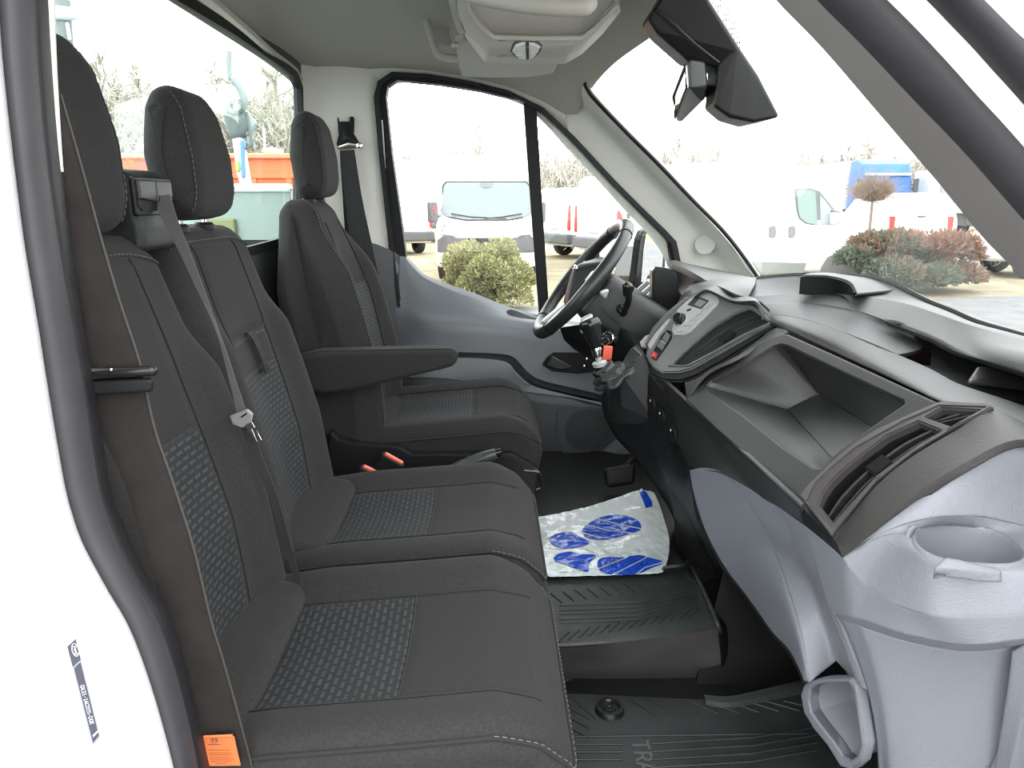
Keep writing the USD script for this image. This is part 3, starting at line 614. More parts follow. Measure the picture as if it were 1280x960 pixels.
obj('shell_edge', rbox((-.575, -.492, 1.555), (-.512, -.372, 1.664), .010), dash_black, bo)

# --- driver seat
drv = thing('driver_bucket_seat', 'charcoal cloth driver seat with headrest and fold-down armrest beside the grey door', 'seat')
DP = [(-.42, .90), (-.33, .91), (-.302, .99), (-.300, 1.08), (-.308, 1.20), (-.345, 1.36), (-.395, 1.52), (-.425, 1.595), (-.455, 1.622), (-.500, 1.622), (-.522, 1.59), (-.520, 1.40), (-.475, 1.1)]
DF = [(-.300, 1.08), (-.308, 1.20), (-.345, 1.36), (-.395, 1.52), (-.425, 1.595)]
def dhalf(x, z): return .225 * (1 - .42 * smooth01(1.34, 1.64, z))
def dpush(s, u, q):
    a = abs(s); z = q[1]; front = q[0] > np.interp(z, [.9, 1.1, 1.4, 1.62], [-.37, -.38, -.44, -.47])
    k = smooth01(.95, 1.05, z) * (1 - smooth01(1.42, 1.56, z)); ramp = smooth01(.0, .05, u)
    return front * k * ramp * (.034 * smooth01(.46, .80, a) - .020 * (1 - smooth01(0, .6, a)) - .03 * smooth01(.88, 1, a))
DB = Block(DP, .50, dhalf, .055, .03, dpush)
o = obj('backrest', DB.mesh(), fabric, drv, 60)
uz = dress_back(DB, o, 1.07, 1.40, 1.565, DF, near=-.56, far=.56)
for s in (-.86, .86):
    path = DB.line([(s, uz(1.05)), (s, uz(1.2)), (s, uz(1.4)), (s * .97, uz(1.54)), (s * .9, uz(1.59)), (s * .8, DB.u(-.47, 1.622))], .0008, 80)
    obj('seam', tube(path, .0014, 5), seam_dark, o); obj('stitching', stitches(path + np.array([.001, -.0015, 0]), .005, .004, .0009), thread, o)
headrest(drv, .50, -.446, 1.620, 1.835, .118, .086, ztop=1.618)
DC = [(-.40, .93), (-.40, 1.005), (-.36, 1.032), (-.25, 1.044), (-.10, 1.056), (.03, 1.068), (.085, 1.060), (.125, 1.030), (.138, .985), (.125, .93), (.09, .90), (-.2, .895)][::-1]
b, o, top = cushion(drv, .50, .232, DC, (-.27, -.045, .10), nearw=-.64, farw=.64, bol=.020)
u = b.u(.136, 1.01)
ln = b.line([(-1.0, b.u(-.30, 1.035)), (-1.0, b.u(0, 1.066)), (-.985, b.u(.10, 1.052)), (-.9, u), (-.3, u), (.3, u), (.9, u)], .0012, 90)
obj('piping', tube(ln, .0024, 6), seam_dark, o, 60)
obj('bolster_pad', Block([(-.40, 1.0), (-.29, 1.0), (-.255, 1.040), (-.29, 1.052), (-.36, 1.066), (-.40, 1.075)], .50, lambda x, z: .16, .012, .008, None, 50, 20).mesh(), fabric, o, 60)
obj('seat_plinth', yslab([(-.42, .80), (.10, .80), (.10, .90), (.05, .925), (-.36, .95), (-.42, .99)], .29, .72, .006, .02), dash_black, drv)
# plastic side shield of the seat with its raised rear end
sh = [P(u, v, .255)[[0, 2]] for u, v in ((412, 535), (425, 548), (448, 553), (500, 557), (515, 566), (575, 566), (640, 566), (672, 585), (665, 640), (480, 660), (405, 640))]
obj('side_shield', yslab([tuple(q) for q in sh], .245, .27, .006, .006), dash_black, drv)
# armrest: padded bar along the inner side of the backrest
ar = [(-.475, 1.200), (-.40, 1.172), (-.33, 1.180), (-.13, 1.226), (-.085, 1.240), (-.072, 1.262), (-.085, 1.280), (-.16, 1.280), (-.40, 1.276), (-.455, 1.262), (-.480, 1.235)]
ab = Block(ar, .235, lambda x, z: .034, .016, .012, None, 100, 20)
ao = obj('armrest', ab.mesh(), fabric, drv, 60)
for s in (-.72,):
    path = ab.line([(s, ab.u(-.44, 1.264)), (s, ab.u(-.30, 1.278)), (s, ab.u(-.12, 1.28)), (s, ab.u(-.075, 1.262)), (s, ab.u(-.12, 1.228))], .0008, 60); obj('seam', tube(path, .0012, 5), seam_dark, ao)
obj('pivot', lathe([(.0001, .02), (.03, .02), (.034, 0)], (-.43, .265, 1.232), (0, 1, 0), 20), black, ao)

# ================================================================== DASHBOARD
dash = thing('dashboard', 'dark moulded dashboard with silver centre stack, air vents, open tray and light grey lower half', 'dashboard')
def D(name, mesh, mat, smooth=40, parent=None): return obj(name, mesh, mat, parent or dash, smooth)
D('core', rbox((.67, -.50, .95), (.79, .92, 1.24), .01), black)
D('bin_back', rbox((.845, -.80, 1.10), (.87, .10, 1.372), .008), black)
D('end_cap', ribbon([[v3(.64, -.76, 1.14), v3(.80, -.775, 1.12), v3(.92, -.78, 1.10)], [v3(.60, -.75, .90), v3(.78, -.76, .88), v3(.92, -.77, .88)], [v3(.58, -.74, .68), v3(.78, -.75, .68), v3(.92, -.76, .68)]], 5, 2, .01), grey_light)
# --- top pad: from the groove over the tray up to the windscreen
groove = [(955, 407, .04), (987, 414, -.10), (1045, 441, -.22), (1110, 471, -.37), (1171, 500, -.50), v3(.640, -.64, 1.345), v3(.66, -.80, 1.33)]
groove2 = [(952, 402, .045), (990, 408, -.10), (1050, 434, -.22), (1116, 465, -.37), (1180, 497, -.50), v3(.645, -.64, 1.352), v3(.665, -.80, 1.338)]
binlow = [(953, 394, .05), (1000, 398, -.07), (1056, 416, -.18), (1122, 443, -.28), (1165, 462, -.36), (1202, 481, -.43), v3(.715, -.56, 1.353), v3(.73, -.80, 1.34)]
groove = groove[:4] + [(1141, 486, -.44)] + groove[4:]; groove2 = groove2[:4] + [(1148, 481, -.44)] + groove2[4:]
D('tray_lip', ribbon([groove, groove2, binlow], 6, 3, .008, True, True), dash_dark)
scoop = [(944, 380, .11), (1002, 377, .04), (1060, 386, -.07), (1125, 408, -.20), (1166, 424, -.27), (1205, 443, -.345), v3(.728, -.56, 1.392), v3(.745, -.80, 1.37)]
crest = [(930, 372, .16), (1000, 367, .10), (1060, 367, .0), (1130, 379, -.12), (1168, 391, -.185), (1205, 404, -.25), v3(.83, -.50, 1.405), v3(.80, -.80, 1.385)]
hollow = [(949, 387, .08), (1002, 387, -.02), V(P(1059, 402, -.13) + [.006, 0, -.003]), V(P(1124, 426, -.25) + [.055, .02, -.012])]
mid_top = [(938, 375.5, .14), (1001, 371, .075), (1060, 375, -.03), (1127, 393, -.16)]
D('bin_scoop', ribbon([binlow[:4], hollow, scoop[:4]], 8, 5, .008, True, True), dash_dark, 60)
lid_mid = [(1127, 393, -.16), (1168, 407, -.225), (1207, 423, -.295), v3(.755, -.52, 1.412), v3(.765, -.80, 1.39)]
lid_in = [V(pt(q) + np.array([.012, 0, -.010])) for q in scoop[3:]]
D('top_pad', ribbon([scoop, mid_top + lid_mid[1:], crest], 8, 4, .008, True, True), dash_dark, 60)
D('bin_lid_edge', ribbon([lid_in, scoop[3:]], 8, 2, .006), dash_dark)
# inside of the bin
bl = pts(binlow[3:]); sc = pts(lid_in); dx = np.array([.11, 0, 0])
back_lo = bl + dx * np.array([.55, .9, 1, 1, 1])[:, None] + [0, 0, -.02]; back_hi = sc + dx * np.array([.45, .8, .9, .9, .9])[:, None]
R = np.array([along(r, 6) for r in (bl, bl + [.004, 0, -.018], back_lo, back_hi, sc)])
D('storage_bin', grid_mesh(R, thick=.004), dash_black)
rib0 = P(1205, 478, -.42)
D('bin_divider', hull([(P(1203, 446, -.395) + [.03, 0, -.02], .004), (P(1197, 478, -.42) + [.02, 0, 0], .004), (P(1203, 446, -.395) + [.10, 0, -.02], .004), (P(1197, 478, -.42) + [.10, 0, -.01], .004)], 10), dash_dark)
wrow = [(945, 349, .36), (1012, 345, .20), (1085, 348, .08), (1160, 379, -.02), (1190, 391, -.08), (1222, 405, -.15), v3(.93, -.34, 1.385), v3(.88, -.80, 1.36)]
wmid = [(938, 362, .25), (1006, 362, .155), (1070, 363, .045), (1146, 378, -.07), (1180, 390, -.13), (1214, 403, -.20), v3(.875, -.42, 1.402), v3(.84, -.80, 1.375)]
D('cowl_pad', ribbon([crest, wmid, wrow], 8, 3, .008, True, True), dash_dark)
D('cowl_shelf', ribbon([wrow, [v3(.90, .36, 1.37), v3(1.0, .2, 1.37), v3(1.02, .08, 1.37), v3(1.02, -.02, 1.37), v3(1.02, -.09, 1.37), v3(1.02, -.15, 1.37), v3(1.02, -.34, 1.37), v3(.92, -.80, 1.35)]], 6, 2, .008), dash_dark)
# pod with a dark slot on top of the dash
pod0 = [(999, 347, .085), (1006, 343.5, .085), (1031, 344, .065), (1060, 350.5, .005), (1070, 367, -.075)]
pod1 = [(1004, 345, .20), (1012, 341.5, .20), (1040, 341, .17), (1085, 346, .10), (1120, 362, .03)]
pod2 = [(1010, 346, .26), (1018, 343, .26), (1052, 342, .24), (1100, 348, .16), (1150, 374, .04)]
D('pod', ribbon([pod0, pod1, pod2], 6, 3, .006), dash_dark)
slot = plane_of((1000, 366, .04), (1069, 367, -.05), (1030, 345, .10))
D('pod_slot', ribbon([[(1000.5, 348, .065), (1006, 345.5, .065), (1030, 346.5, .045), (1056, 352.5, -.012), (1067, 366, -.09)], [(1000, 367, .055), (1010, 367.5, .05), (1030, 367.5, .033), (1050, 367.5, .0), (1067, 367.5, -.088)]], 5, 2, .006), M('void', (.006, .006, .006), .7, None, .05))
# --- left of the pod: over the stack and round to the instruments
st_top = [(846, 381, .33), (868, 371, .20), (884, 362, .17), (917, 376, .10), (943, 376, .04), (956, 400, .02)]
D('stack_hood', ribbon([[(850, 372, .36), (872, 360, .27), (895, 357, .20), (918, 367, .15), (945, 373, .10), (956, 392, .05)], st_top], 6, 3, .006), dash_dark)
D('top_pad', ribbon([[(866, 352, .46), (885, 350, .40), (902, 349.5, .36), (922, 349, .36), (945, 349, .36)], [(858, 362, .40), (880, 354, .30), (905, 353, .26), (925, 355, .22), (942, 358, .19)], [(850, 372, .36), (872, 360, .27), (895, 357, .20), (918, 367, .125), (935, 372, .12)]], 6, 3, .006, True, True), dash_dark)
# instrument hood
h0 = [(834, 326, .66), (842, 325, .70), (862, 330, .74), (900, 338, .77), (950, 348, .80)]
h1 = [(836, 328, .62), (850, 329, .60), (872, 336, .56), (900, 345, .50), (930, 352, .40)]
h2 = [(838, 333, .56), (850, 336, .50), (866, 344, .42), (880, 352, .36), (892, 358, .29)]
D('instrument_hood', ribbon([h0, h1, h2], 6, 4, .010, True, True), dash_dark)
D('hood_underside', ribbon([h2, [(839, 336, .60), (848, 340, .58), (860, 350, .54), (872, 360, .46), (884, 363, .30)], [(836, 350, .64), (842, 358, .62), (850, 366, .58), (858, 374, .50), (868, 374, .30)]], 6, 2, .006, True, True), dash_black)
D('instrument_cheek', yslab(pxz([(816, 339), (820, 334), (836, 336), (847, 342), (849, 362), (851, 376), (838, 392), (828, 400), (821, 392), (816, 372)], .40), .40, .435, .008, .004), gloss_black)
D('instrument_face', ribbon([[(818, 345, .46), (845, 345, .46)], [(822, 392, .44), (850, 376, .44)]], 4, 1, .004), black)
# driver side vent (silver frame, dark slot)
dv = plane_of((793, 367, .74), (816, 350, .74), (806, 380, .62))
D('driver_vent', plate(dv, [(791, 369), (812, 350), (822, 353), (822, 366), (804, 386), (797, 383)], 0, .008, bevel=.002), silver, 30)
for a, b_ in (((796, 367), (811, 354)), ((799, 374), (815, 360)), ((803, 380), (818, 366))):
    D('driver_vent_slot', plate(dv, [a, b_, (b_[0] + 3, b_[1] + 2.4), (a[0] + 3, a[1] + 2.4)], .006, .0095), black)
# --- centre stack
sk = plane_of((828, 466, .14), (972, 402, .0), (872, 366, .22))
fascia = [(808, 447), (810, 437), (819, 419), (837, 398), (857, 380), (868, 369), (876, 364), (884, 362), (917, 376), (940, 375.5), (947, 377.5), (973, 401), (970, 405), (952, 413), (900, 443), (866, 462), (850, 466.5), (828, 467), (818, 461), (812, 454)]
cv = [(842, 457), (852, 458), (862, 457), (895, 440), (930, 420), (959, 407), (963, 405), (942, 389), (937, 388), (918, 395), (892, 411), (866, 433), (850, 448)]
D('stack_surround', plate(sk, [(803, 452), (806, 436), (817, 416), (838, 393), (868, 364), (884, 358), (920, 372), (948, 374), (979, 402), (955, 418), (905, 449), (868, 470), (850, 476), (826, 475), (812, 466)], -.03, -.002, bevel=.006, rnd=.006), dash_black, 40)
fas = D('stack_fascia', plate(sk, fascia, -.008, .006, holes=[cv], bevel=.004), silver, 40)
D('vent_rim', plate(sk, [(836, 460), (852, 461), (864, 460), (897, 443), (932, 423), (967, 407), (969, 402), (944, 383), (933, 384), (912, 393), (888, 408), (862, 432), (846, 448)], -.02, .009, holes=[cv], bevel=.003), silver, 40)
D('vent_cavity', plate(sk, [(836, 460), (852, 461), (864, 460), (897, 443), (932, 423), (967, 407), (969, 402), (944, 383), (933, 384), (912, 393), (888, 408), (862, 432), (846, 448)], -.032, -.026), black)
def mix2(a, b, t): return [a[i] * (1 - t) + b[i] * t for i in range(len(a))]
def slat_rows(pl, lowA, uppA, ts, w, h0, h1, mat, name):
    """slats across a vent: from lowA (outer edge polyline) towards uppA"""
    A, B = spl(np.array(lowA, float), 6), spl(np.array(uppA, float), 6)
    for t in ts:
        m = A * (1 - t) + B * t; m2 = A * (1 - t - w) + B * (t + w)
        D(name, plate(pl, [tuple(q) for q in m] + [tuple(q) for q in m2[::-1]], h0, h1, bevel=.001), mat, 30)
slat_rows(sk, [(852, 458), (895, 440), (930, 420), (963, 405)], [(846, 453), (892, 411), (918, 395), (939, 388)], (.10, .36, .62), .07, -.018, -.001, M('slat', (.018, .018, .018), .3, None, .6, soft=.001), 'vent_slat')
D('vent_tab', plate(sk, [(899, 423), (914, 413), (920, 417), (918, 421), (906, 429), (899, 427)], -.012, .005, bevel=.002), gloss_black)
# radio
rad = [(849, 389), (860, 379), (873, 370), (882, 367), (891, 366), (899, 371), (901, 379), (898, 384), (865, 417), (857, 421), (845, 421), (842, 415), (845, 402)]
D('radio_panel', plate(sk, rad, .004, .009, bevel=.002), silver_light)
D('radio_display', plate(sk, [(873, 372), (889, 378.5), (879, 389), (862, 383.5)], .008, .0098), M('lcd', (.03, .032, .034), .15), 30)
D('display_glow', plate(sk, [(877, 376.5), (886, 380), (878.5, 387), (870, 383.5)], .0097, .0101), M('lcd_lit', (.13, .14, .15), .2), 30)
kc = on(sk, 853, 402, .009)
kn = D('radio_knob', lathe([(.0001, .016), (.010, .016), (.012, .013), (.013, 0)], kc, sk[1], 20), gloss_black)
D('knob_ring', lathe([(.016, .0), (.0165, .002), (.0135, .002)], kc, sk[1], 24), chrome, 40, kn)
# button grid on the right-hand half of the radio
q00, q10, q01, q11 = (886, 384), (898.5, 380), (848, 418), (858, 419.5)
def bil(a, b): return [ (q00[i] * (1 - a) + q10[i] * a) * (1 - b) + (q01[i] * (1 - a) + q11[i] * a) * b for i in (0, 1)]
for i in range(2):
    for j in range(5):
        a0, a1, b0, b1 = i / 2 + .05, (i + 1) / 2 - .05, j / 5 + .02, (j + 1) / 5 - .02
        D('radio_button', plate(sk, [bil(a0, b0), bil(a1, b0), bil(a1, b1), bil(a0, b1)], .008, .011, bevel=.001), M('btn', (.23, .23, .235), .35), 30)
D('eject_slot', plate(sk, [(861, 390), (866, 388), (867, 389.5), (862, 392)], .008, .0098), black)
# switch column under the radio with the hazard switch at its foot
D('switch_strip', plate(sk, [(836, 414), (841, 416), (842, 424), (836, 434), (826, 448), (822, 453), (817, 450), (816, 445), (821, 436), (829, 421)], .004, .0075, bevel=.001), gloss_black)
for a in ([(836, 417), (840.5, 421), (836, 430), (830, 426)], [(828.5, 427), (835, 431), (830, 440), (823.5, 435)]):
    D('stack_switch', plate(sk, a, .007, .0105, bevel=.001), M('sw', (.08, .08, .082), .35), 30)
D('switch_lamp', plate(sk, [(830, 427.5), (836, 431.5), (835.3, 432.5), (829.5, 428.7)], .0105, .0112), silver_light, 30)
hz = D('hazard_switch', plate(sk, [(820, 441), (824.5, 444.5), (822, 450.5), (816.5, 447.5)], .007, .0105, bevel=.001), M('hazard', (.30, .02, .02), .4), 30)
D('hazard_triangle', plate(sk, [(820, 443.5), (823.0, 447.6), (818.3, 447.2)], .0104, .0112, holes=[[(820.2, 445), (821.8, 446.9), (819.4, 446.8)]]), M('hz2', (.8, .12, .1), .4), 30, hz)
D('stack_strake', plate(sk, [(812, 434), (822, 419), (838, 401), (841, 401), (826, 420), (815, 438)], .005, .012, bevel=.003), silver_light)
D('switch_pocket', plate(sk, [(800, 428), (807, 420), (813, 418), (812, 426), (806, 434), (802, 434)], -.006, .002, bevel=.001), silver_light)
D('stack_side', plate(sk, [(846, 381), (858, 371), (863, 373), (835, 398), (815, 424), (810, 432), (806, 432), (816, 411), (832, 393)], -.01, .0045, bevel=.003), silver)
# --- open tray in front of the passengers
tp = plane_of((984, 414, -.10), (1171, 500, -.50), (860, 502, -.03))
panel_o = [(858, 501), (864, 486), (876, 472), (888, 463), (930, 440), (965, 423), (978, 418), (985, 418), (1050, 447), (1171, 503), (1150, 519), (1130, 532), (1096, 551), (1062, 574), (1040, 596), (1021, 618), (1009, 637), (1003, 634), (960, 594), (900, 541)]
rim_i = [(885, 482), (890, 477), (930, 457), (966, 434), (976, 431), (985, 433), (1060, 469), (1130, 502), (1131, 506), (1090, 534), (1062, 555), (1041, 571), (1028, 586), (1018, 585), (980, 560), (930, 520), (890, 492)]
tr = D('tray_panel', plate(tp, panel_o, -.03, .002, holes=[rim_i], bevel=.0025), dash_dark, 40)
rim_o2 = [(881, 482), (888, 474.5), (930, 453), (965, 430), (976, 426.5), (988, 430), (1062, 465), (1138, 501), (1138, 507), (1093, 538), (1066, 559), (1045, 575), (1030, 591), (1016, 590), (977, 564), (926, 524), (886, 494)]
r0 = np.array([on(tp, *q, .002) for q in rim_o2]); r1 = np.array([on(tp, *q, -.008) for q in rim_i])
# recess: floor and back walls as real depth behind the rim
inn = dict(B=P(1020, 491, -.14), Cc=P(982, 511, -.135), Bn=P(1106, 545, -.45), F=P(1042, 578, -.46))
ring = [on(tp, *q, -.002) for q in rim_i]
mixp = lambda a, b_, t: inn[a] * (1 - t) + inn[b_] * t
inner_pts = np.array([mixp('Cc', 'B', 0), mixp('Cc', 'B', .1), mixp('Cc', 'B', .5), mixp('Cc', 'B', .92), inn['B'], mixp('B', 'Bn', .06), mixp('B', 'Bn', .5), mixp('B', 'Bn', .94), inn['Bn'],
                      mixp('Bn', 'F', .35), mixp('Bn', 'F', .6), mixp('Bn', 'F', .85), inn['F'], mixp('F', 'Cc', .05), mixp('F', 'Cc', .4), mixp('F', 'Cc', .75), mixp('F', 'Cc', .97)])
RG = np.array(ring)
rows = [RG, RG * .96 + inner_pts * .04 + np.array([.004, 0, -.002])] + [RG * (1 - t) + inner_pts * t + np.array([.005, 0, -.002]) for t in (.35, .7, .93, .985)]
rows = [along(np.vstack([r, r[:1]]), 4, False)[:-1] for r in rows]
D('tray_recess', grid_mesh(np.array(rows), True), dash_dark, 40)
D('tray_floor', grid_mesh(lerp_rows(np.array([along([inn['B'], inn['Bn']], 8), along([inn['Cc'], inn['F']], 8)]), np.linspace(-.04, 1.04, 6).clip(0, 1)) + np.array([.004, 0, -.001]), thick=.003), dash_dark, 30)
# --- passenger vent
vp = plane_of((1042, 668, -.635), (1006, 634, -.575), (1240, 512, -.605))
vo = [(1003, 624), (1012, 612), (1028, 596), (1050, 575), (1074, 556), (1100, 541), (1130, 527), (1172, 509), (1182, 507), (1236, 510), (1243, 514), (1225, 525), (1191, 541), (1144, 569), (1097, 606), (1067, 641), (1046, 667), (1042, 674)]
v1 = [(1026, 634), (1031, 621), (1041, 607), (1057, 591), (1074, 577), (1111, 549), (1150, 531.5), (1178, 543), (1145, 563), (1097, 598), (1067, 631), (1044, 657)]
v2_ = [(1160, 526), (1179, 515), (1228, 518), (1192, 537)]
D('passenger_vent_frame', plate(vp, vo, -.006, .008, holes=[v1, v2_], bevel=.003), M('vent_frame', (.045, .041, .041), .36, None, .5, .2), 40)
D('vent_throat', plate(vp, vo, -.036, -.006, holes=[v1, v2_]), black)
D('passenger_vent_rim', plate(vp, vo, .0, .010, holes=[[(1012, 632), (1022, 610), (1040, 592), (1074, 564), (1130, 533), (1176, 513), (1234, 515), (1190, 539), (1144, 567), (1097, 603), (1067, 637), (1044, 664)]], bevel=.002), M('vent_dark', (.045, .043, .043), .38), 40)
D('vent_cavity', plate(vp, vo, -.040, -.032), black)
slat_rows(vp, [(1044, 657), (1067, 631), (1097, 598), (1145, 563), (1178, 543)], [(1026, 634), (1041, 607), (1074, 577), (1111, 549), (1150, 531.5)], (.16, .48), .085, -.022, -.001, usdkit.UsdShade.Material.Get(stage, '/World/Looks/slat'), 'vent_slat')
slat_rows(vp, [(1170, 531), (1228, 519)], [(1160, 526), (1180, 516)], (.2, .55), .10, -.02, .001, usdkit.UsdShade.Material.Get(stage, '/World/Looks/slat'), 'vent_slat')
D('vent_tab', plate(vp, [(1082, 586), (1104, 570), (1113, 576), (1118, 581), (1098, 598), (1089, 593)], -.014, .006, bevel=.003), gloss_black)
# dark trim to the right of the vent, wrapping down to a point
ta = [(1042, 672, -.632), (1047, 666, -.632), (1067, 640, -.625), (1097, 605, -.615), (1144, 568, -.61), (1191, 540, -.61), (1240, 513, -.61), v3(.68, -.64, 1.345), v3(.72, -.80, 1.335)]
tb = [(1053, 697, -.665), (1062, 690, -.667), (1085, 671, -.672), (1118, 643, -.68), (1162, 607, -.69), (1214, 575, -.70), (1282, 549, -.70), v3(.72, -.72, 1.30), v3(.76, -.80, 1.28)]
tm_ = [tuple((np.array(a) + np.array(b_)) / 2) if not isinstance(a, V) else v3(*((np.array(a) + np.array(b_)) / 2 + [0, -.006, .006])) for a, b_ in zip(ta, tb)]
D('end_trim', ribbon([ta, tm_, tb], 6, 3, .010, True, True), dash_brown)
D('end_trim_tip', ribbon([[(1003, 630, -.575), (1008, 640, -.58), (1042, 674, -.632)], [(1000, 652, -.53), (1006, 657, -.545), (1053, 697, -.665)]], 5, 2, .008), dash_black)
# upper frame strip between tray and vent and the dark band under the tray
D('tray_apron', ribbon([[(800, 462, .22), (815, 470, .16), (830, 477, .12), (858, 502, -.03), (900, 541, -.18), (960, 594, -.40), (1003, 634, -.575)],
                        [(806, 488, .20), (820, 492, .15), (836, 500, .11), (860, 530, -.03), (905, 566, -.19), (958, 612, -.385), (1001, 644, -.56)],
                        [(812, 512, .18), (826, 522, .13), (840, 535, .08), (862, 581, -.06), (905, 593, -.222), (955, 624, -.382), (1006, 657, -.546)]], 6, 3, .008, True, True), dash_dark)
D('tray_seam', tube(spl(pts([(858, 503, -.031), (900, 543, -.181), (960, 596, -.401), (1003, 636, -.576)]), 8), .0022, 6), black)
D('stack_neck', ribbon([[(856, 478, .04), (880, 468, .03), (920, 446, -.02), (955, 419, -.01), (982, 405, -.06)], [(858, 500, -.02), (880, 467, -.03), (920, 446, -.06), (955, 428, -.07), (985, 416, -.10)]], 6, 2, .008), dash_dark)
# heater controls on the dark slope below the stack
hp_ = plane_of((812, 495, .19), (858, 530, .02), (825, 560, .14))
D('heater_panel', plate(hp_, [(808, 490), (822, 494), (838, 508), (856, 540), (854, 556), (838, 550), (819, 528), (809, 505)], -.01, .012, bevel=.002), black)
for (u, v) in ((820, 504), (832, 520), (846, 541)):
    kn = D('heater_knob', lathe([(.0001, .003), (.015, .003), (.018, .002), (.019, 0)], on(hp_, u, v, .012), hp_[1], 22), black)
    D('knob_mark', plate(hp_, [(u - .6, v - 6), (u + .6, v - 6), (u + .6, v - 3), (u - .6, v - 3)], 0.0150, .0154), white_print, 30, kn)
# --- light grey lower half
gA = [(862, 588, -.08), (872, 635, -.11), (892, 685, -.16), (920, 728, -.23), (958, 780, -.37), (990, 818, -.49), (1004, 850, -.55)]
gB = [(884, 585, -.15), (905, 620, -.21), (925, 655, -.26), (945, 690, -.315), (968, 730, -.415), (992, 785, -.508), (1008, 850, -.555)]
gC = [(905, 592, -.22), (930, 622, -.29), (950, 652, -.345), (968, 688, -.39), (980, 722, -.44), (1000, 785, -.52), (1012, 853, -.56)]
D('lower_panel', ribbon([gA, gB, gC], 6, 4, .010, True, True), grey_light)
gD = [(955, 623, -.38), (975, 650, -.435), (990, 680, -.475), (1002, 714, -.515), (1010, 745, -.54), (1025, 795, -.575), (1040, 853, -.60)]
gDd = [V(np.array(P(*q)) + [.012 * k, .02 * k, 0]) for q, k in zip(gD, (0, 0, .1, .8, 1.8, 2.4, 2.4))]
gE = [(1006, 657, -.545), (1016, 680, -.565), (1026, 708, -.59), (1034, 736, -.61), (1040, 764, -.625), (1056, 812, -.64), (1076, 860, -.65)]
D('lower_panel', ribbon([gC, gDd, gE], 6, 4, .010, True, False), grey_light)
gE2 = [(1036, 764, -.622), (1056, 812, -.64), (1076, 860, -.65)]
gF = [(1046, 769, -.642), (1064, 814, -.652), (1084, 862, -.658)]
D('lower_corner', ribbon([gE2, gF], 6, 3, .010), grey_light)
D('lower_return', ribbon([gA, [v3(*(P(*q) + [.12, .03, -.02])) for q in gA]], 6, 1, .006), dash_black)
# round cup shelf at the end
split0 = (1006, 657, -.545)
split = [(1053, 697, -.665), (1067, 714, -.68), (1085, 731, -.70), (1121, 755, -.745), (1167, 768, -.785), (1214, 769, -.80), (1262, 767, -.81), (1310, 764, -.815)]
band = [(1036, 764, -.622), (1050, 770, -.655), (1062, 772, -.68), (1074, 774, -.695), (1121, 790, -.745), (1191, 805, -.785), (1222, 806, -.80), (1252, 803, -.81), (1310, 796, -.815)]
D('shelf_band', ribbon([[split0] + [V(P(*q) + [0, -.003 * min(k, 1), 0]) for k, q in enumerate(split)], band], 6, 3, .010), grey_light)
lowface = [(1046, 769, -.642), (1052, 774, -.655), (1064, 778, -.672), (1074, 781, -.685), (1121, 798, -.715), (1191, 813, -.745), (1222, 814, -.755), (1252, 811, -.765), (1310, 804, -.77)]
lowmid = [(1086, 868, -.658), (1090, 876, -.662), (1096, 882, -.67), (1104, 888, -.682), (1134, 890, -.70), (1195, 890, -.725), (1222, 885, -.735), (1248, 870, -.745), (1310, 860, -.75)]
lowbot = [(1098, 985, -.64), (1102, 995, -.645), (1106, 1000, -.65), (1112, 1005, -.665), (1138, 1005, -.69), (1190, 1005, -.715), (1215, 1000, -.725), (1234, 990, -.735), (1300, 980, -.74)]
D('shelf_underside', ribbon([band, lowface], 6, 2, .006), grey_light)
D('end_panel', ribbon([lowface, lowmid, lowbot], 6, 4, .010, True, True), grey_light)
D('end_edge', ribbon([[(1265, 815, -.775), (1258, 870, -.765), (1243, 960, -.75), (1238, 990, -.75)], [(1290, 800, -.79), (1284, 870, -.785), (1262, 960, -.775), (1255, 995, -.77)]], 5, 2, .02), grey_light)
T_ = [v3(*(pt(q) + np.array([.005, .009, -.006]) * min(1, k / 2))) for k, q in enumerate(tb)]
wl_ = [(1057, 698, -.668), (1068, 690, -.675), (1085, 678, -.685), (1108, 664, -.692), (1160, 648, -.705), (1215, 645, -.705), (1285, 658, -.705), v3(.74, -.73, 1.225), v3(.78, -.80, 1.21)]
wmid_ = [(1054, 697, -.666), (1064, 690, -.67), (1086, 672, -.676), (1114, 650, -.685), (1161, 622, -.692), (1214, 605, -.695), (1284, 600, -.69), v3(.735, -.715, 1.255), v3(.77, -.80, 1.24)]
D('end_wall', ribbon([T_, wmid_, wl_], 6, 4, .010, True, True), grey_light)
# shelf top with the cup hole
rimc = [(1144, 676), (1146, 667), (1156, 660.5), (1172, 657.5), (1192, 657.5), (1214, 660.5), (1238, 667), (1258, 676), (1272, 687), (1278, 696), (1274, 704), (1262, 708.5), (1244, 709.5), (1222, 708.5), (1198, 706), (1176, 702), (1158, 694), (1148, 685)]
zc = P(1210, 685, -.745)[2]
rim3 = [PZ(u, v, zc) for u, v in rimc]; rim3 = np.array(rim3)
wl3 = pts([(1068, 690, -.675), (1085, 678, -.685), (1108, 664, -.692), (1160, 648, -.705), (1215, 645, -.705), (1285, 658, -.705), v3(.72, -.73, 1.225)])
cc = rim3.mean(0); RI = spl(np.vstack([rim3, rim3[:1]]), 6)[:-1]
back = spl(pts([(1054, 697.5, -.667), (1068, 690, -.675), (1085, 678, -.685), (1108, 664, -.692), (1160, 648, -.705), (1215, 645, -.705), (1285, 658, -.705), v3(.74, -.73, 1.222), v3(.76, -.78, 1.205)]), 8)
front = spl(pts(split[1:])[::-1], 10)
outl = np.vstack([back, front])
outl = along(outl, 1, False, True)
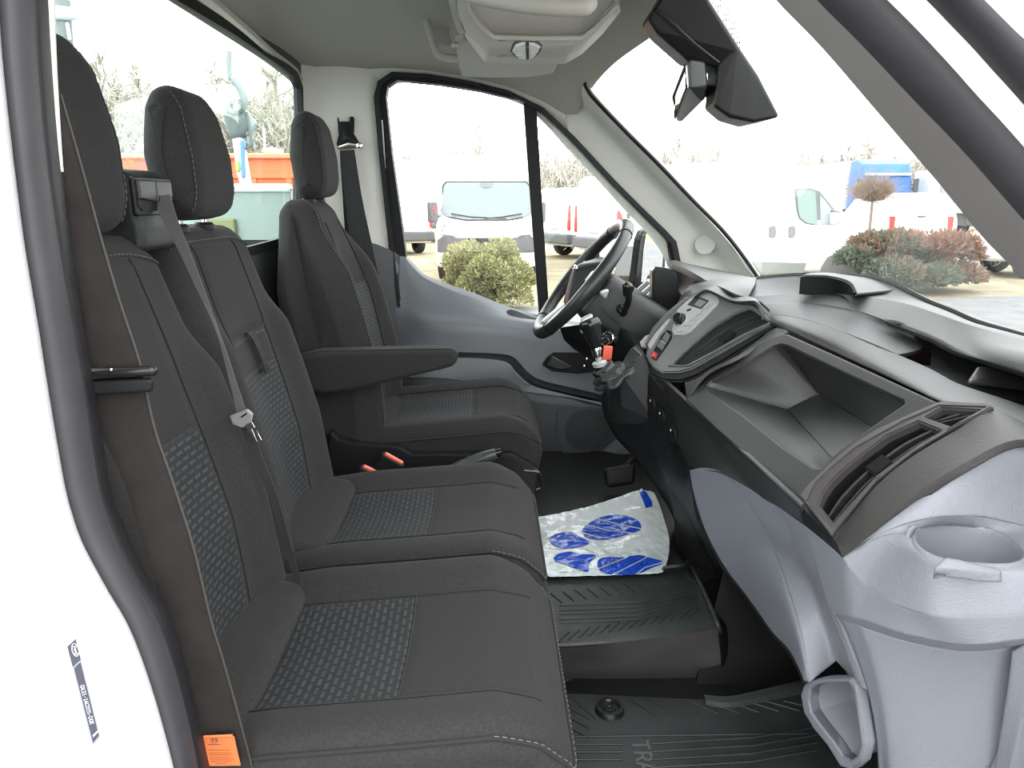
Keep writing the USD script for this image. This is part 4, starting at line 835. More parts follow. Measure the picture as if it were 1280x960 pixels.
outl = np.vstack([outl, outl[:1]]); dd = np.r_[0, np.cumsum(np.linalg.norm(np.diff(outl, axis=0), axis=1))]; outl = np.stack([np.interp(np.linspace(0, dd[-1], 220, endpoint=False), dd, outl[:, k]) for k in range(3)], 1)
ra = np.arctan2(RI[:, 1] - cc[1], RI[:, 0] - cc[0]); ro_ = np.argsort(ra); oa = np.arctan2(outl[:, 1] - cc[1], outl[:, 0] - cc[0])
rad_ = np.interp(oa, ra[ro_], np.linalg.norm((RI - cc)[ro_, :2], axis=1), period=2 * np.pi)
RJ = cc + np.stack([np.cos(oa) * rad_, np.sin(oa) * rad_, 0 * oa], 1)
rin = cc + (RJ - cc) * 1.075; rows = []
for t in np.linspace(0, 1, 14):
    q = outl * (1 - t) + rin * t; q[:, 2] = outl[:, 2] + (zc - outl[:, 2]) * (1 - (1 - t) ** 2.2); rows.append(q)
D('cup_shelf', grid_mesh(np.array(rows), True), grey_light, 60)
r_out = cc + (RI - cc) * 1.085 + [0, 0, -.001]
D('cup_rim', grid_mesh(np.array([r_out, cc + (RI - cc) * 1.05 + [0, 0, .004], cc + (RI - cc) * 1.02 + [0, 0, .0055], RI + [0, 0, .003], cc + (RI - cc) * .985 + [0, 0, -.004]]), True), grey_light, 60)
dep = [cc + (RI - cc) * k + [0, 0, -h] for k, h in ((.985, .003), (.95, .03), (.90, .065), (.86, .072), (.4, .074), (.01, .074))]
D('cup_holder', grid_mesh(np.array(dep), True), grey_cup, 60)
D('cup_tongue', ribbon([[(1173, 705, -.792), (1184, 697.5, -.79), (1196, 699, -.79), (1220, 705.5, -.80), (1243, 709, -.805)], [(1168, 710, -.802), (1186, 711, -.804), (1205, 712, -.806), (1226, 715, -.812), (1252, 714, -.815)]], 5, 3, .012), grey_light)
D('cup_mark', ribbon([[(1139, 672, -.715), (1142, 663, -.712), (1147, 659, -.71)], [(1136, 673, -.718), (1139, 663, -.714), (1145, 658, -.711)]], 5, 1, .003), grey_cup)
# door pocket at the bottom of the grey panel
pp = plane_of((1012, 857, -.545), (1076, 860, -.65), (1062, 950, -.63))
po = [(1002, 868), (1006, 856), (1014, 850), (1030, 847), (1064, 847), (1072, 857), (1082, 930), (1077, 952), (1066, 962), (1052, 958), (1036, 932), (1018, 910), (1006, 890)]
pi_ = [(1012, 876), (1014, 862), (1022, 856), (1035, 853.5), (1062, 853), (1068, 862), (1077, 930), (1073, 944), (1064, 950), (1054, 944), (1042, 926), (1026, 906), (1015, 890)]
pk = D('map_pocket', plate(pp, po, -.015, .002, holes=[pi_], bevel=.002), grey_light)
D('pocket_inside', plate(pp, po, -.075, -.070), M('grey_deep', (.13, .135, .15), .5), 30, pk)
a_, b_ = basis(pp)
ring = np.array([on(pp, *q, -.001) for q in pi_]); D('pocket_wall', grid_mesh(np.array([ring, ring - pp[1] * .072]), True), M('grey_deep2', (.15, .155, .17), .5), 30, pk)
# little latch recess on the lower panel
lt = plane_of((880, 610, -.06), (905, 650, -.135), (890, 660, -.10))
D('latch_recess', ribbon([[(878, 612, -.06), (884, 614, -.075), (907, 652, -.14)], [(879, 617, -.062), (900, 662, -.115), (910, 668, -.135)]], 5, 2, .003), M('grey_low', (.15, .155, .17), .45), 30)
D('latch_hole', hull([(P(890, 634, -.088) , .004), (P(896, 646, -.10), .004)], 10), black, 30)
# dark centre leg and console body under the stack
leg = [[(790, 452, .24), (800, 460, .22), (815, 472, .16), (836, 500, .11), (850, 530, .05), (864, 584, -.02)],
       [(772, 476, .27), (780, 492, .26), (800, 530, .21), (826, 575, .14), (845, 600, .09), (868, 636, -.03)],
       [(752, 494, .30), (762, 520, .30), (790, 560, .27), (828, 600, .20), (850, 640, .14), (882, 682, -.05)],
       [(757, 520, .36), (768, 545, .36), (800, 580, .34), (838, 640, .28), (860, 690, .22), (915, 740, -.02)]]
D('console_body', ribbon(leg, 6, 4, .010, True, True), dash_black)
D('console_leg', ribbon([[(826, 575, .16), (850, 600, .09), (868, 636, -.0)], [(842, 640, .16), (852, 670, .10), (884, 690, -.0)], [(846, 705, .16), (856, 709, .08), (905, 745, .0)]], 5, 4, .01), dash_black)

# ================================================================== STEERING, LEVERS, KEY
Yw = .475
wc = np.array([.250, Yw, 1.414]); wa = np.array([.229, 0, .286]); wa /= np.linalg.norm(wa); wy = np.array([0, 1.0, 0]); wn = np.cross(wa, wy); wn = wn if wn[0] < 0 else -wn   # wn points to the driver
wheel = thing('steering_wheel', 'black leather steering wheel with silver spoke trim in front of the driver seat', 'steering wheel')
th = np.linspace(0, 2 * np.pi, 72, endpoint=False)
rimp = wc + .178 * (np.cos(th)[:, None] * wa + np.sin(th)[:, None] * wy)
rr = .0165 + .0028 * np.cos(2 * th) ** 2
obj('rim', tube(rimp, rr, 14, True), M('leather', (.012, .012, .0125), .36, (500, .3, .001), .5), wheel, 60)
for a in (.55, 2.6, 3.7, 5.75):
    p = wc + .178 * (math.cos(a) * wa + math.sin(a) * wy); t = -math.sin(a) * wa + math.cos(a) * wy
    obj('rim_seam', tube([p - t * .001, p + t * .001], .0186, 16), black, wheel)
hubp = wc - wn * .022
hub = hull([(hubp + wa * .065 + wy * .055, .018), (hubp + wa * .065 - wy * .055, .018), (hubp - wa * .07 + wy * .04, .018), (hubp - wa * .07 - wy * .04, .018), (hubp + wn * .02 + wa * .01, .038), (hubp + wn * .014 - wa * .03, .028)], 20)
hb = obj('hub', hub, dash_black, wheel, 60)
ebc = hubp + wn * .0555 + wa * .012
obj('oval_badge', hull([(ebc + wy * .018, .007), (ebc - wy * .018, .007), (ebc, .0085)], 14), chrome, hb, 60)
bt = lettering('Ford', .009, (0, 0, 0), (1, 0, 0), (0, 1, 0), .0006, True); bv = bt[0] - [np.ptp(bt[0][:, 0]) / 2, .0045, 0]
obj('badge_script', (ebc + wn * .0078 - bv[:, :1] * wy + bv[:, 1:2] * wa + bv[:, 2:] * wn, bt[1]), black, hb)
for sgn in (-1, 1):
    a0 = hubp + wy * sgn * .05 + wa * .01 + wn * .01; a1 = wc + wy * sgn * .168 + wa * .03
    obj('spoke', hull([(a0 + wa * .02, .012), (a0 - wa * .025, .012), (a1 + wa * .015, .009), (a1 - wa * .02, .009)], 14), gloss_black, wheel, 60)
    obj('switch_pad', hull([(a0 * .6 + a1 * .4 + wn * .011 + wa * .012, .006), (a0 * .6 + a1 * .4 + wn * .011 - wa * .012, .006), (a0 * .3 + a1 * .7 + wn * .008 + wa * .008, .005), (a0 * .3 + a1 * .7 + wn * .008 - wa * .01, .005)], 12), silver_light, wheel, 60)
    b0 = hubp - wa * .055 + wy * sgn * .022; b1 = wc - wa * .168 + wy * sgn * .045
    obj('spoke', hull([(b0 + wy * .012, .010), (b0 - wy * .012, .010), (b1 + wy * .010, .009), (b1 - wy * .010, .009)], 14), silver_light, wheel, 60)
col = thing('steering_column', 'black steering column shroud with indicator stalk between wheel and dashboard', 'steering column')
base = wc - wn * .06; ce_ = np.array([.455, .475, 1.265])
sh_ = hull([(base + wa * .035 + wy * .05, .03), (base + wa * .035 - wy * .05, .03), (base - wa * .05 + wy * .045, .03), (base - wa * .05 - wy * .045, .03), (ce_ + [0, .07, .04], .04), (ce_ + [0, -.07, .04], .04), (ce_ + [0, -.06, -.05], .04), (ce_ + [0, .06, -.05], .04)], 20)
obj('shroud', sh_, M('shroud', (.012, .012, .0125), .45, (500, .3, .001), .5), col, 60)
obj('shroud_seam', tube(spl([P(752, 385, .35), P(770, 402, .345), P(800, 425, .34)], 6), .0016, 6), black, col)
sp0, sp1, sp2 = P(779, 392, .36), P(786, 374, .31), P(783, 358, .30)
so = obj('stalk', tube(spl([sp0 + [.01, .04, 0], sp0, sp1, sp2], 6), np.linspace(.007, .009, 19), 12), gloss_black, col, 60)
obj('stalk_end', hull([(P(784, 366, .30), .011), (P(784, 358, .29), .012), (P(788, 360, .30), .010)], 14), gloss_black, so, 60)
obj('cuff', hull([(P(779, 390, .37), .012), (P(776, 386, .38), .012)], 14), gloss_black, col, 60)
obj('side_button', hull([(P(752, 366, .33), .006), (P(758, 364, .335), .006), (P(756, 370, .335), .006)], 12), silver_light, col, 60)
igc = P(761, 423, .335); ign = np.array([-.45, -.85, .25]); ign /= np.linalg.norm(ign)
ig = obj('ignition_lock', lathe([(.0001, .006), (.010, .006), (.011, .010), (.0165, .010), (.018, .006), (.022, -.01)], igc, ign, 28), gloss_black, col)
obj('lock_ring', lathe([(.011, .0100), (.0135, .0118), (.0162, .0100)], igc, ign, 28), chrome, ig)
obj('dark_apron', ribbon([[(700, 410, .60), (740, 405, .5), (770, 408, .40), (800, 424, .345)], [(705, 425, .60), (742, 428, .50), (772, 440, .40), (806, 452, .30)], [(770, 470, .62), (778, 476, .50), (790, 478, .40), (808, 470, .28)]], 5, 3, .008, True, True), dash_black, col, 60)
key = thing('ignition_key', 'ignition key with bright red tag hanging from the column behind the gear knob', 'key')
k0 = igc + ign * .010
obj('key_bow', hull([(k0, .004), (k0 + ign * .018 + [0, 0, .004], .005), (k0 + ign * .018 - [0, 0, .006], .005)], 10), gloss_black, key)
rg = k0 + ign * .020 + np.array([0, 0, -.010]); a = np.linspace(0, 2 * np.pi, 20, endpoint=False)
obj('key_ring', tube(rg + np.cos(a)[:, None] * np.array([.010, 0, 0]) + np.sin(a)[:, None] * np.array([0, 0, .010]), .001, 6, True), chrome, key)
tg = P(759, 440, .30)
obj('red_tag', hull([(tg + [-.009, 0, -.018], .003), (tg + [.009, .002, -.018], .003), (tg + [.011, .002, .012], .003), (tg + [-.007, 0, .014], .003)], 10), red_key, key)
# gear lever on its bulging console
Yg = .215
gear = thing('gear_lever', 'gear lever with black and chrome knob and creased leather gaiter', 'gear lever')
kb, kt = P(744, 431, Yg), P(737, 402, Yg); kd = (kt - kb) / np.linalg.norm(kt - kb)
kx = np.array([1.0, 0, 0]) - kd * kd[0]; kx /= np.linalg.norm(kx)
knob = hull([(kb, .013), (kb + kx * .004 + kd * .01, .015), (kt + kx * .009 - kd * .008, .018), (kt - kx * .010 - kd * .008, .017), (kt + kx * .002 + [0, .012, -.004], .014), (kt + [0, -.012, -.006], .014)], 20)
obj('knob', knob, gloss_black, gear, 60)
obj('knob_cap', hull([(kt - kx * .018 - kd * .016, .009), (kt - kx * .012 + kd * .006, .0085), (kt + kx * .004 + kd * .011, .007)], 14), silver_light, gear, 60)
obj('collar', lathe([(.010, -.030), (.0125, -.022), (.0125, -.010), (.010, -.004)], kb, kd, 20), chrome, gear, 60)
obj('shaft', tube([kb - kd * .05, kb], .008, 12), silver_light, gear)
obj('gaiter_ring', lathe([(.009, -.055), (.017, -.053), (.018, -.044), (.010, -.040)], kb, kd, 22), silver_light, gear, 60)
gc = kb - kd * .055; bot = P(771, 474, .20)
rows = []
for i, t in enumerate(np.linspace(0, 1, 14)):
    c = gc * (1 - t) + bot * t; r = .018 + .036 * t ** .8 + .004 * math.sin(t * 17)
    ang = np.linspace(0, 2 * np.pi, 36, endpoint=False); f = 1 + .13 * np.sin(4 * ang + 3 * t) * t + .06 * np.sin(7 * ang - 5 * t)
    rows.append(c + (r * f)[:, None] * (np.cos(ang)[:, None] * np.array([.8, 0, .6]) + np.sin(ang)[:, None] * np.array([0, 1, 0])))
obj('gaiter', grid_mesh(np.array(rows), True), M('gaiter', (.011, .011, .0115), .42, (120, .4, .006), .5), gear, 60)
cb = hull([(P(792, 439, .21), .009), (P(800, 446, .19), .009), (P(796, 436, .27), .009), (P(777, 466, .20), .011), (P(767, 492, .235), .013), (P(772, 520, .28), .02), (P(818, 478, .19), .012), (P(818, 520, .19), .02), (P(780, 505, .21), .012), (P(765, 490, .32), .014)], 24)
D('lever_console', cb, M('console_grain', (.012, .012, .0125), .42, (420, .5, .0016), .4), 60)
for i in range(3): D('console_mark', hull([(P(787 + i * .6, 452.5 + i * 2.2, .155), .0012), (P(794 + i * .6, 452 + i * 2.2, .155), .0012)], 8), black)

# hand brake and buckles between the seats
hbk = thing('hand_brake', 'dark hand brake lever lying low between driver seat and middle cushion', 'hand brake')
hp0, hp1 = P(560, 590, .17), P(625, 565, .17)
d_ = (hp1 - hp0) / np.linalg.norm(hp1 - hp0)
obj('lever', tube([hp0 - d_ * .10, hp0, hp0 + d_ * .02], [.010, .011, .012], 12), black, hbk, 60)
obj('grip', tube([hp0 + d_ * .0, hp0 + d_ * .03, hp0 + d_ * .09, hp1 - d_ * .018, hp1 - d_ * .010], [.013, .017, .017, .014, .013], 16), M('grip', (.03, .031, .033), .35), hbk, 60)
obj('button', tube([hp1 - d_ * .012, hp1 + d_ * .004], [.010, .009], 14), gloss_black, hbk, 60)
def buckle(label, uv, Y, tilt, grp=None, long=.11):
    t = thing('seat_belt_buckle', label, 'seat belt buckle', group=grp)
    p = P(*uv, Y); d = np.array([tilt, 0, 1.0]); d /= np.linalg.norm(d); x = np.array([1.0, 0, 0]) - d * d[0]; x /= np.linalg.norm(x)
    # d: out of the buckle's mouth
    def bxh(x0, x1, y0, y1, d0, d1, r): return hull([(p + x * a + np.array([0, b, 0]) + d * c, r) for a in (x0 + r, x1 - r) for b in (y0 + r, y1 - r) for c in (d0 + r, d1 - r)], 10)
    obj('housing', bxh(-.030, .030, -.014, .014, -long, -.002, .005), black, t, 60)
    obj('release_button', bxh(-.024, .024, -.0105, .002, -.02, .003, .003), red, t, 60)
    obj('slot', bxh(-.024, .024, .004, .010, -.02, .0005, .002), gloss_black, t, 60)
    obj('stalk', tube([p - d * long, p - d * (long + .12)], .012, 10), black, t)
    return t
buckle('black seat belt buckle with red button, left of the pair beside the middle cushion', (466, 587), .125, .52)
buckle('black seat belt buckle with red button, nearer the driver seat of the pair', (493, 572), .155, .62)
t = thing('seat_belt_buckle', 'half hidden buckle with orange red button in the gap between both passenger cushions', 'seat belt buckle')
q = P(434, 727, -.415)
obj('housing', hull([(q + [-.022, -.004, -.012], .005), (q + [.020, -.004, -.018], .005), (q + [-.022, -.004, -.07], .005), (q + [.020, -.004, -.07], .005)], 10), black, t)
obj('release_button', hull([(q + [-.006, -.006, .006], .0025), (q + [-.006, -.006, -.008], .0025), (q + [.014, -.006, -.008], .0025)], 10), red_key, t)

# ================================================================== SEAT BELTS
def belt_strip(L, Rr, thick=.0016, n=5):
    A, B = np.array([spl(pts(x), n) for x in (L, Rr)]); rows = [A * (1 - t) + B * t for t in np.linspace(0, 1, 7)]
    return grid_mesh(np.array(rows), thick=thick)
nb = thing('near_seat_belt', 'wide dark brown black seat belt crossing the near pillar with black slider clip', 'seat belt')
Yb = -.826
Lb_ = [(72, 100), (78, 200), (86, 300), (98, 380), (112, 460), (124, 535), (154, 600), (184, 700), (204, 760), (228, 835), (254, 920), (276, 985)]
Rb_ = [(76, 118), (101, 205), (127, 300), (149, 375), (175, 455), (193, 535), (215, 600), (242, 685), (263, 773), (279, 826), (297, 890), (322, 985)]
yb_ = [-.812, -.818, -.822] + [-.826] * 9
obj('webbing', belt_strip([(u, v, y) for (u, v), y in zip(Lb_, yb_)], [(u, v, y + .004) for (u, v), y in zip(Rb_, yb_)]), belt_dark, nb, 60)
obj('webbing_edge', tube(spl(pts([(u, v, y + .003) for (u, v), y in zip(Rb_, yb_)]), 5), .0011, 5), M('belt_edge', (.028, .024, .021), .7), nb)
cl = thing('belt_slider', 'black plastic belt slider clip of two bars on the wide near seat belt', 'clip')
def bar(u0, v0, u1, v1, Y, r0, r1): return hull([(P(u0, v0, Y), r0), (P(u1, v1, Y), r1), (P(u0, v0, Y + .012), r0), (P(u1, v1, Y + .012), r1)], 14)
obj('upper_bar', bar(116, 467, 190, 463.5, Yb - .010, .0056, .0048), gloss_black, cl, 60)
obj('lower_bar', hull([(P(119, 480, Yb - .008), .0036), (P(187, 477, Yb - .008), .0036), (P(120, 489, Yb - .008), .0036), (P(186, 485, Yb - .008), .0036), (P(120, 488, Yb + .006), .003), (P(186, 484, Yb + .006), .003)], 12), black, cl, 60)
obj('rivet', hull([(P(139, 461.5, Yb - .0158), .0012), (P(139, 463, Yb - .0158), .0012)], 8), chrome, cl)
tgl = thing('belt_tag', 'orange cloth warning tag with small print sewn at the foot of near seat belt', 'tag')
bpn = plane_of((255, 920, Yb - .004), (297, 920, Yb - .004), (262, 955, Yb - .004))
obj('cloth', plate(bpn, [(254.5, 920), (290, 918.5), (293, 921), (301, 956), (263, 956.5), (262, 955)], 0, .0012), orange_tag, tgl)
obj('fold', tube([on(bpn, 255, 920, .001), on(bpn, 291, 918.5, .001)], .0014, 8), orange_tag, tgl)
a = np.linspace(0, 2 * np.pi, 24, endpoint=False); e0_ = on(bpn, 268, 923.7, .0013); xr = on(bpn, 272.5, 923.7, .0013) - e0_; yr = on(bpn, 268, 919.4, .0013) - e0_
obj('approval_ring', tube(e0_ + np.cos(a)[:, None] * xr + np.sin(a)[:, None] * yr, .00022, 5, True), dark_print, tgl)
em = lettering('E1', np.linalg.norm(yr) * .8, e0_ - xr * .6 - yr * .42, xr, yr, .0002, True); obj('approval_mark', em, dark_print, tgl)
for k, (v, u0, u1) in enumerate(((929.5, 261, 276), (936.5, 262, 288), (940, 262.5, 289), (942.5, 262.5, 292), (945.5, 263, 289), (948, 263.5, 293), (950.5, 265, 290), (953.2, 270, 283))):
    ms = []; x = u0
    rr_ = random.Random(k)
    while x < u1:
        w = rr_.uniform(1.2, 4); ms.append(plate(bpn, [(x, v - .45), (min(u1, x + w), v - .45), (min(u1, x + w), v + .35), (x, v + .35)], .0012, .0015)); x += w + .7
    obj('fine_print', cat_(ms), M('faint_print', (.22, .055, .02), .7) if k else dark_print, tgl)
obj('stitching', stitches([on(bpn, 292, 921, .0012), on(bpn, 300, 950, .0012)], .002, .0015, .0004), thread, tgl)

mb = thing('middle_seat_belt', 'narrow grey seat belt running from the outlet box down between both backrests', 'seat belt')
def ml(u, v):                                    # depth along the belt
    return np.interp(v, [245, 300, 400, 530, 620, 735], [-.425, -.45, -.470, -.482, -.487, -.470])
L1 = [(189, 246), (203, 275), (219, 305), (244, 358), (269, 411), (285, 470), (297, 520), (303, 540), (318, 580), (336, 622), (354, 680), (373, 738)]
R1 = [(212, 243), (222, 275), (233, 303), (256, 365), (279, 428), (295, 477), (308, 515), (316, 537), (330, 577), (346, 618), (362, 675), (377, 730)]
obj('webbing', belt_strip([(u, v, ml(u, v)) for u, v in L1[:7]], [(u, v, ml(u, v)) for u, v in R1[:7]]), belt_grey, mb, 60)
obj('lower_webbing', belt_strip([(u, v, ml(u, v)) for u, v in L1[6:]], [(u, v, ml(u, v)) for u, v in R1[6:]]), M('belt_low', (.015, .015, .0155), .6, (700, .3, .001)), mb, 60)
tq = -.492
tp0, tp1 = P(291, 524, tq), P(312, 516, tq)
to = obj('tongue_head', hull([(P(290, 521, tq), .003), (P(309, 513.5, tq), .003), (P(314, 518, tq), .003), (P(312, 526, tq), .003), (P(303, 532, tq), .003), (P(293, 529, tq), .003)], 12), M('tongue_grey', (.16, .16, .165), .35), mb, 60)
obj('tongue_slot', hull([(P(302, 521, tq - .003), .0012), (P(308, 517, tq - .003), .0012)], 8), black, to)
tpn = plane_of((306, 530, tq - .001), (316, 528, tq - .001), (324, 552, tq - .001))
obj('tongue_blade', plate(tpn, [(305, 531), (315, 527), (327.5, 550), (322, 554.5)], -.0008, .0012, holes=[[(315, 536), (319.5, 534), (325, 549), (321.5, 551)]], bevel=.0005), chrome, to)

fb = thing('driver_seat_belt', 'black driver seat belt hanging from the pillar anchor beside the driver window', 'seat belt')
Yf = .895
f0 = P(433, 183, Yf)
an_ = obj('anchor_bracket', yslab(pxz([(421, 146), (425, 146), (426, 152), (437, 152), (438, 146), (442, 146), (442, 165), (438, 172), (426, 172), (421, 165)], Yf), Yf - .01, Yf + .015, .004, .002), black, fb)
obj('anchor_arm', hull([(P(431, 158, Yf - .015), .012), (P(433, 172, Yf - .02), .016), (P(424, 180, Yf - .02), .008), (P(446, 179, Yf - .02), .008)], 14), dash_black, fb, 60)
obj('anchor_loop', hull([(P(424, 184, Yf - .02), .007), (P(449, 182, Yf - .02), .008), (P(436, 180, Yf - .022), .009)], 14), brass, fb, 60)
obj('anchor_bolt', lathe([(.0001, .006), (.008, .005), (.010, 0)], P(449, 182, Yf - .028), (0, -1, 0), 14), chrome, fb)
obj('webbing', belt_strip([(425, 188, Yf - .03), (430, 240, Yf - .03), (440, 320, Yf - .03), (455, 400, Yf - .03), (478, 500, Yf - .03)], [(443, 187, Yf - .025), (453, 250, Yf - .025), (468, 320, Yf - .025), (480, 380, Yf - .025), (500, 500, Yf - .025)]), belt_black, fb, 60)
obj('rear_webbing', belt_strip([(425, 190, Yf - .01), (427, 260, Yf - .01), (430, 320, Yf - .01), (445, 400, Yf - .01)], [(441, 190, Yf - .008), (443, 260, Yf - .008), (446, 320, Yf - .008), (462, 400, Yf - .008)]), black, fb, 60)

# ================================================================== FLOOR MATS, BAG
def strokes(L, z, w, h, Z=None):
    ms = []
    for a, b_ in L:
        p, q = PZ(*a, z), PZ(*b_, z); ms.append(hull([(p, w), (q, w)], 8).to_mesh()); 
    return [ (np.array(m_.vert_properties[:, :3], float) * [1, 1, 1], np.array(m_.tri_verts)) for m_ in ms]
cm = thing('centre_floor_mat', 'black ribbed rubber mat on the raised centre floor, bent down at its near edge', 'floor mat')
zt = TUNNEL
topL = [PZ(u, v, zt) for u, v in ((560, 705), (690, 722), (834, 716), (862, 705))]
far = np.array([[-.05, .20, zt], [.15, .20, zt], [.36, .20, zt], [.42, .16, zt]])
mid_ = np.array([PZ(600, 745, zt), PZ(700, 742, zt), PZ(840, 740, zt), PZ(878, 735, zt)])
fr = np.array([PZ(600, 786, zt), PZ(705, 800, zt), PZ(862, 784, zt), PZ(895, 778, zt)])
fr2 = fr + np.array([0, -.012, -.005]); fr3 = np.array([P(600, 838, -.225), P(715, 848, -.225), P(888, 857, -.225), P(905, 860, -.225)])
fr4 = np.array([P(600, 845, -.245), P(715, 858, -.245), P(888, 871, -.245), P(908, 873, -.245)]); fr5 = fr4 + [0, -.004, -.012]
R = np.array([along(r, 8) for r in (far, mid_, fr, fr2, fr3, fr4, fr5)])
obj('mat', grid_mesh(np.concatenate([lerp_rows(R[:3], np.linspace(0, 2, 9)), R[3:4]]), thick=.006), mat_rubber, cm, 50)
obj('front_flap', grid_mesh(np.concatenate([lerp_rows(R[3:5], np.linspace(0, 1, 7)), R[5:]]), thick=.006), M('mat_lit_dusty', (.030, .028, .0275), .5, (300, .3, .001), .35, var=(11, (.042, .039, .038))), cm, 50)  # lighter copy of the mat rubber: door light painted in, with some dust
st_ = []
for i in range(12):
    u = 697 + i * 15.2; v = 748 - i * 2.2
    st_.append(((u - 8, v - 6), (u + 5, v + 5)))
for i in range(14):
    u = 705 + i * 12.6; v = 796 - i * 2.3
    st_.append(((u - 7, v + 5.5), (u + 6, v - 6)))
for k, (va, vb) in enumerate(((757, 744), (763, 750), (768, 755), (774, 760), (779, 765))):
    st_ += [((700, va), (800, va - 5)), ((800, va - 5), (872, vb - 10))]
obj('rib_pattern', cat_(strokes(st_, zt + .0005, .0018, 0)), mat_rubber, cm, 50)
obj('raised_edge', tube(spl([PZ(866, 712, zt), PZ(880, 740, zt), PZ(896, 778, zt), P(900, 800, -.21), P(905, 835, -.225), P(909, 868, -.238)], 6), .006, 8), mat_rubber, cm, 60)
obj('raised_lip', ribbon([[v3(*PZ(826, 716, zt)), v3(*PZ(850, 714, zt)), v3(*PZ(864, 705, zt))], [v3(*PZ(830, 711, zt + .02)), v3(*PZ(850, 709, zt + .025)), v3(*PZ(862, 700, zt + .02))]], 4, 1, .006), mat_rubber, cm)
side = ribbon([[v3(*PZ(866, 735, zt)), v3(*PZ(896, 778, zt)), v3(*P(906, 868, -.235))], [(905, 720, -.02), (935, 775, -.12), (960, 855, -.20)], [(930, 720, .0), (990, 790, -.15), (1005, 850, -.24)]], 6, 3, .008, True, True)
floor_black = M('floor_black', (.005, .005, .005), .5, None, .08)
struct('floor_tunnel_side', side, floor_black, 'glossy black tunnel side panel beside the centre mat under the dashboard')
struct('floor_kick_panel', ribbon([[v3(.40, -.25, .70), v3(.60, -.25, .70), v3(.78, -.25, .70)], [v3(.50, -.10, .92), v3(.62, -.10, .95), v3(.78, -.10, .95)]], 4, 1, .01), floor_black, 'dark kick panel behind the grey lower dashboard')
nm = thing('near_floor_mat', 'black ribbed rubber mat with raised lettering and round fixing stud in passenger footwell', 'floor mat')
zn = .728
nmp = [PZ(u, v, zn)[:2] for u, v in ((560, 872), (716, 866), (885, 874), (912, 876), (1010, 858), (1180, 880))] + [(.62, -.70), (.0, -.70)]
def back_edge(): pass
obj('mat', zslab([tuple(q) for q in nmp], zn - .010, zn, .003), mat_rubber, nm, 50)
ed = spl([PZ(880, 868, zn + .012), PZ(912, 870, zn + .014), PZ(960, 860, zn + .016), PZ(1012, 848, zn + .018)], 6)
obj('raised_edge', grid_mesh(np.array([ed, ed + [0, -.012, -.004], ed + [0, -.016, -.020]]), thick=.004), mat_rubber, nm, 50)
L_ = []
for i in range(4): L_.append(((719, 921 + i * 9.5), (778 if i else 1010, (921 + i * 9.5) + (0 if i else -4))))
for i in range(1, 5): L_ += [((815, 919.5 + i * 10), (940, 912 + i * 10)), ((940, 912 + i * 10), (1020, 900 + i * 9.5))]
for i in range(14):
    u = 722 + i * 24; v = 880 + (i > 5) * 0
    if 738 < u < 790: continue
    L_.append(((u - 6, v - 6 + .2 * i), (u + 22 + i * 1.4, v + 18 - 1.0 * i)))
for i in range(3): L_.append(((716, 888 + 12 * i), (736, 898 + 12 * i)))
obj('rib_pattern', cat_(strokes(L_, zn + .0005, .0018, 0)), mat_rubber, nm, 50)
sc_ = PZ(762, 888, zn)
sd_ = obj('fixing_stud', lathe([(.0001, .004), (.004, .004), (.005, .006), (.010, .006), (.011, .004), (.017, .004), (.019, .009), (.024, .009), (.027, 0)], sc_, (0, 0, 1), 32), gloss_black, nm, 40)
lt0 = PZ(789, 925, zn); rt_ = PZ(797, 958, zn) - lt0
obj('lettering', lettering('TRANSIT', .028, lt0 + [0, 0, -.0006], rt_, np.cross([0, 0, 1.0], rt_), .0022, True), M('mat_letter', (.034, .036, .036), .4), nm)
# crumpled white paper and plastic footwell protector with blue shoe prints
bag = thing('floor_protector_bag', 'crumpled white plastic sheet printed with blue shoe soles on the floor between seat and dashboard', 'plastic sheet')
zb = zt + .012
def bag_h(x, y):
    p = np.stack([x * 14, y * 14, x * 0 + .3], -1); q = np.stack([x * 42, y * 42, x * 0 + 4.3], -1)
    rise = .035 * smooth01(.12, .34, y) + .018 * smooth01(.30, .40, x) * smooth01(.0, .2, y)
    return zb + rise + .016 * (meshkit.fbm(p, 3, 3) - .5) + .012 * np.abs(meshkit.fbm(q, 2, 5) - .5)
bq = [[(672, 646), (720, 637), (762, 625), (799, 613), (818, 616)], [(674, 672), (730, 664), (770, 655), (812, 643), (829, 645)], [(676, 698), (735, 694), (778, 690), (815, 682), (837, 678)], [(686, 721), (740, 719.5), (785, 718), (825, 716), (833, 703)]]
def bag_pts(uv, off=0):
    uv = np.asarray(uv, float); d = FW + RT * ((uv[:, :1] - 640) / F) + UP * ((480 - uv[:, 1:2]) / F); z = np.full(len(uv), zb + .01)
    for _ in range(8):
        p = C + d * ((z - C[2]) / d[:, 2])[:, None]; z = .5 * z + .5 * bag_h(p[:, 0], p[:, 1])
    p[:, 2] = z + off; return p
BG = np.array([along(np.array(r, float), 16) for r in bq]); BG = PchipInterpolator(np.arange(4), BG)(np.linspace(0, 3, 46))
BG += (rng.random(BG.shape) - .5) * np.where(np.minimum(np.arange(46), 45 - np.arange(46))[:, None, None] == 0, .9, 0)
BP3 = bag_pts(BG.reshape(-1, 2)).reshape(BG.shape[:2] + (3,))
bag_mat = M('bag_white', (.36, .385, .385), .2, (38, .35, .010), .5, coat=.3)
obj('sheet', grid_mesh(BP3, thick=.0012), bag_mat, bag, 70)
bag_blue = M('bag_blue', (.006, .036, .27), .22, (38, .3, .010), .5, coat=.2)
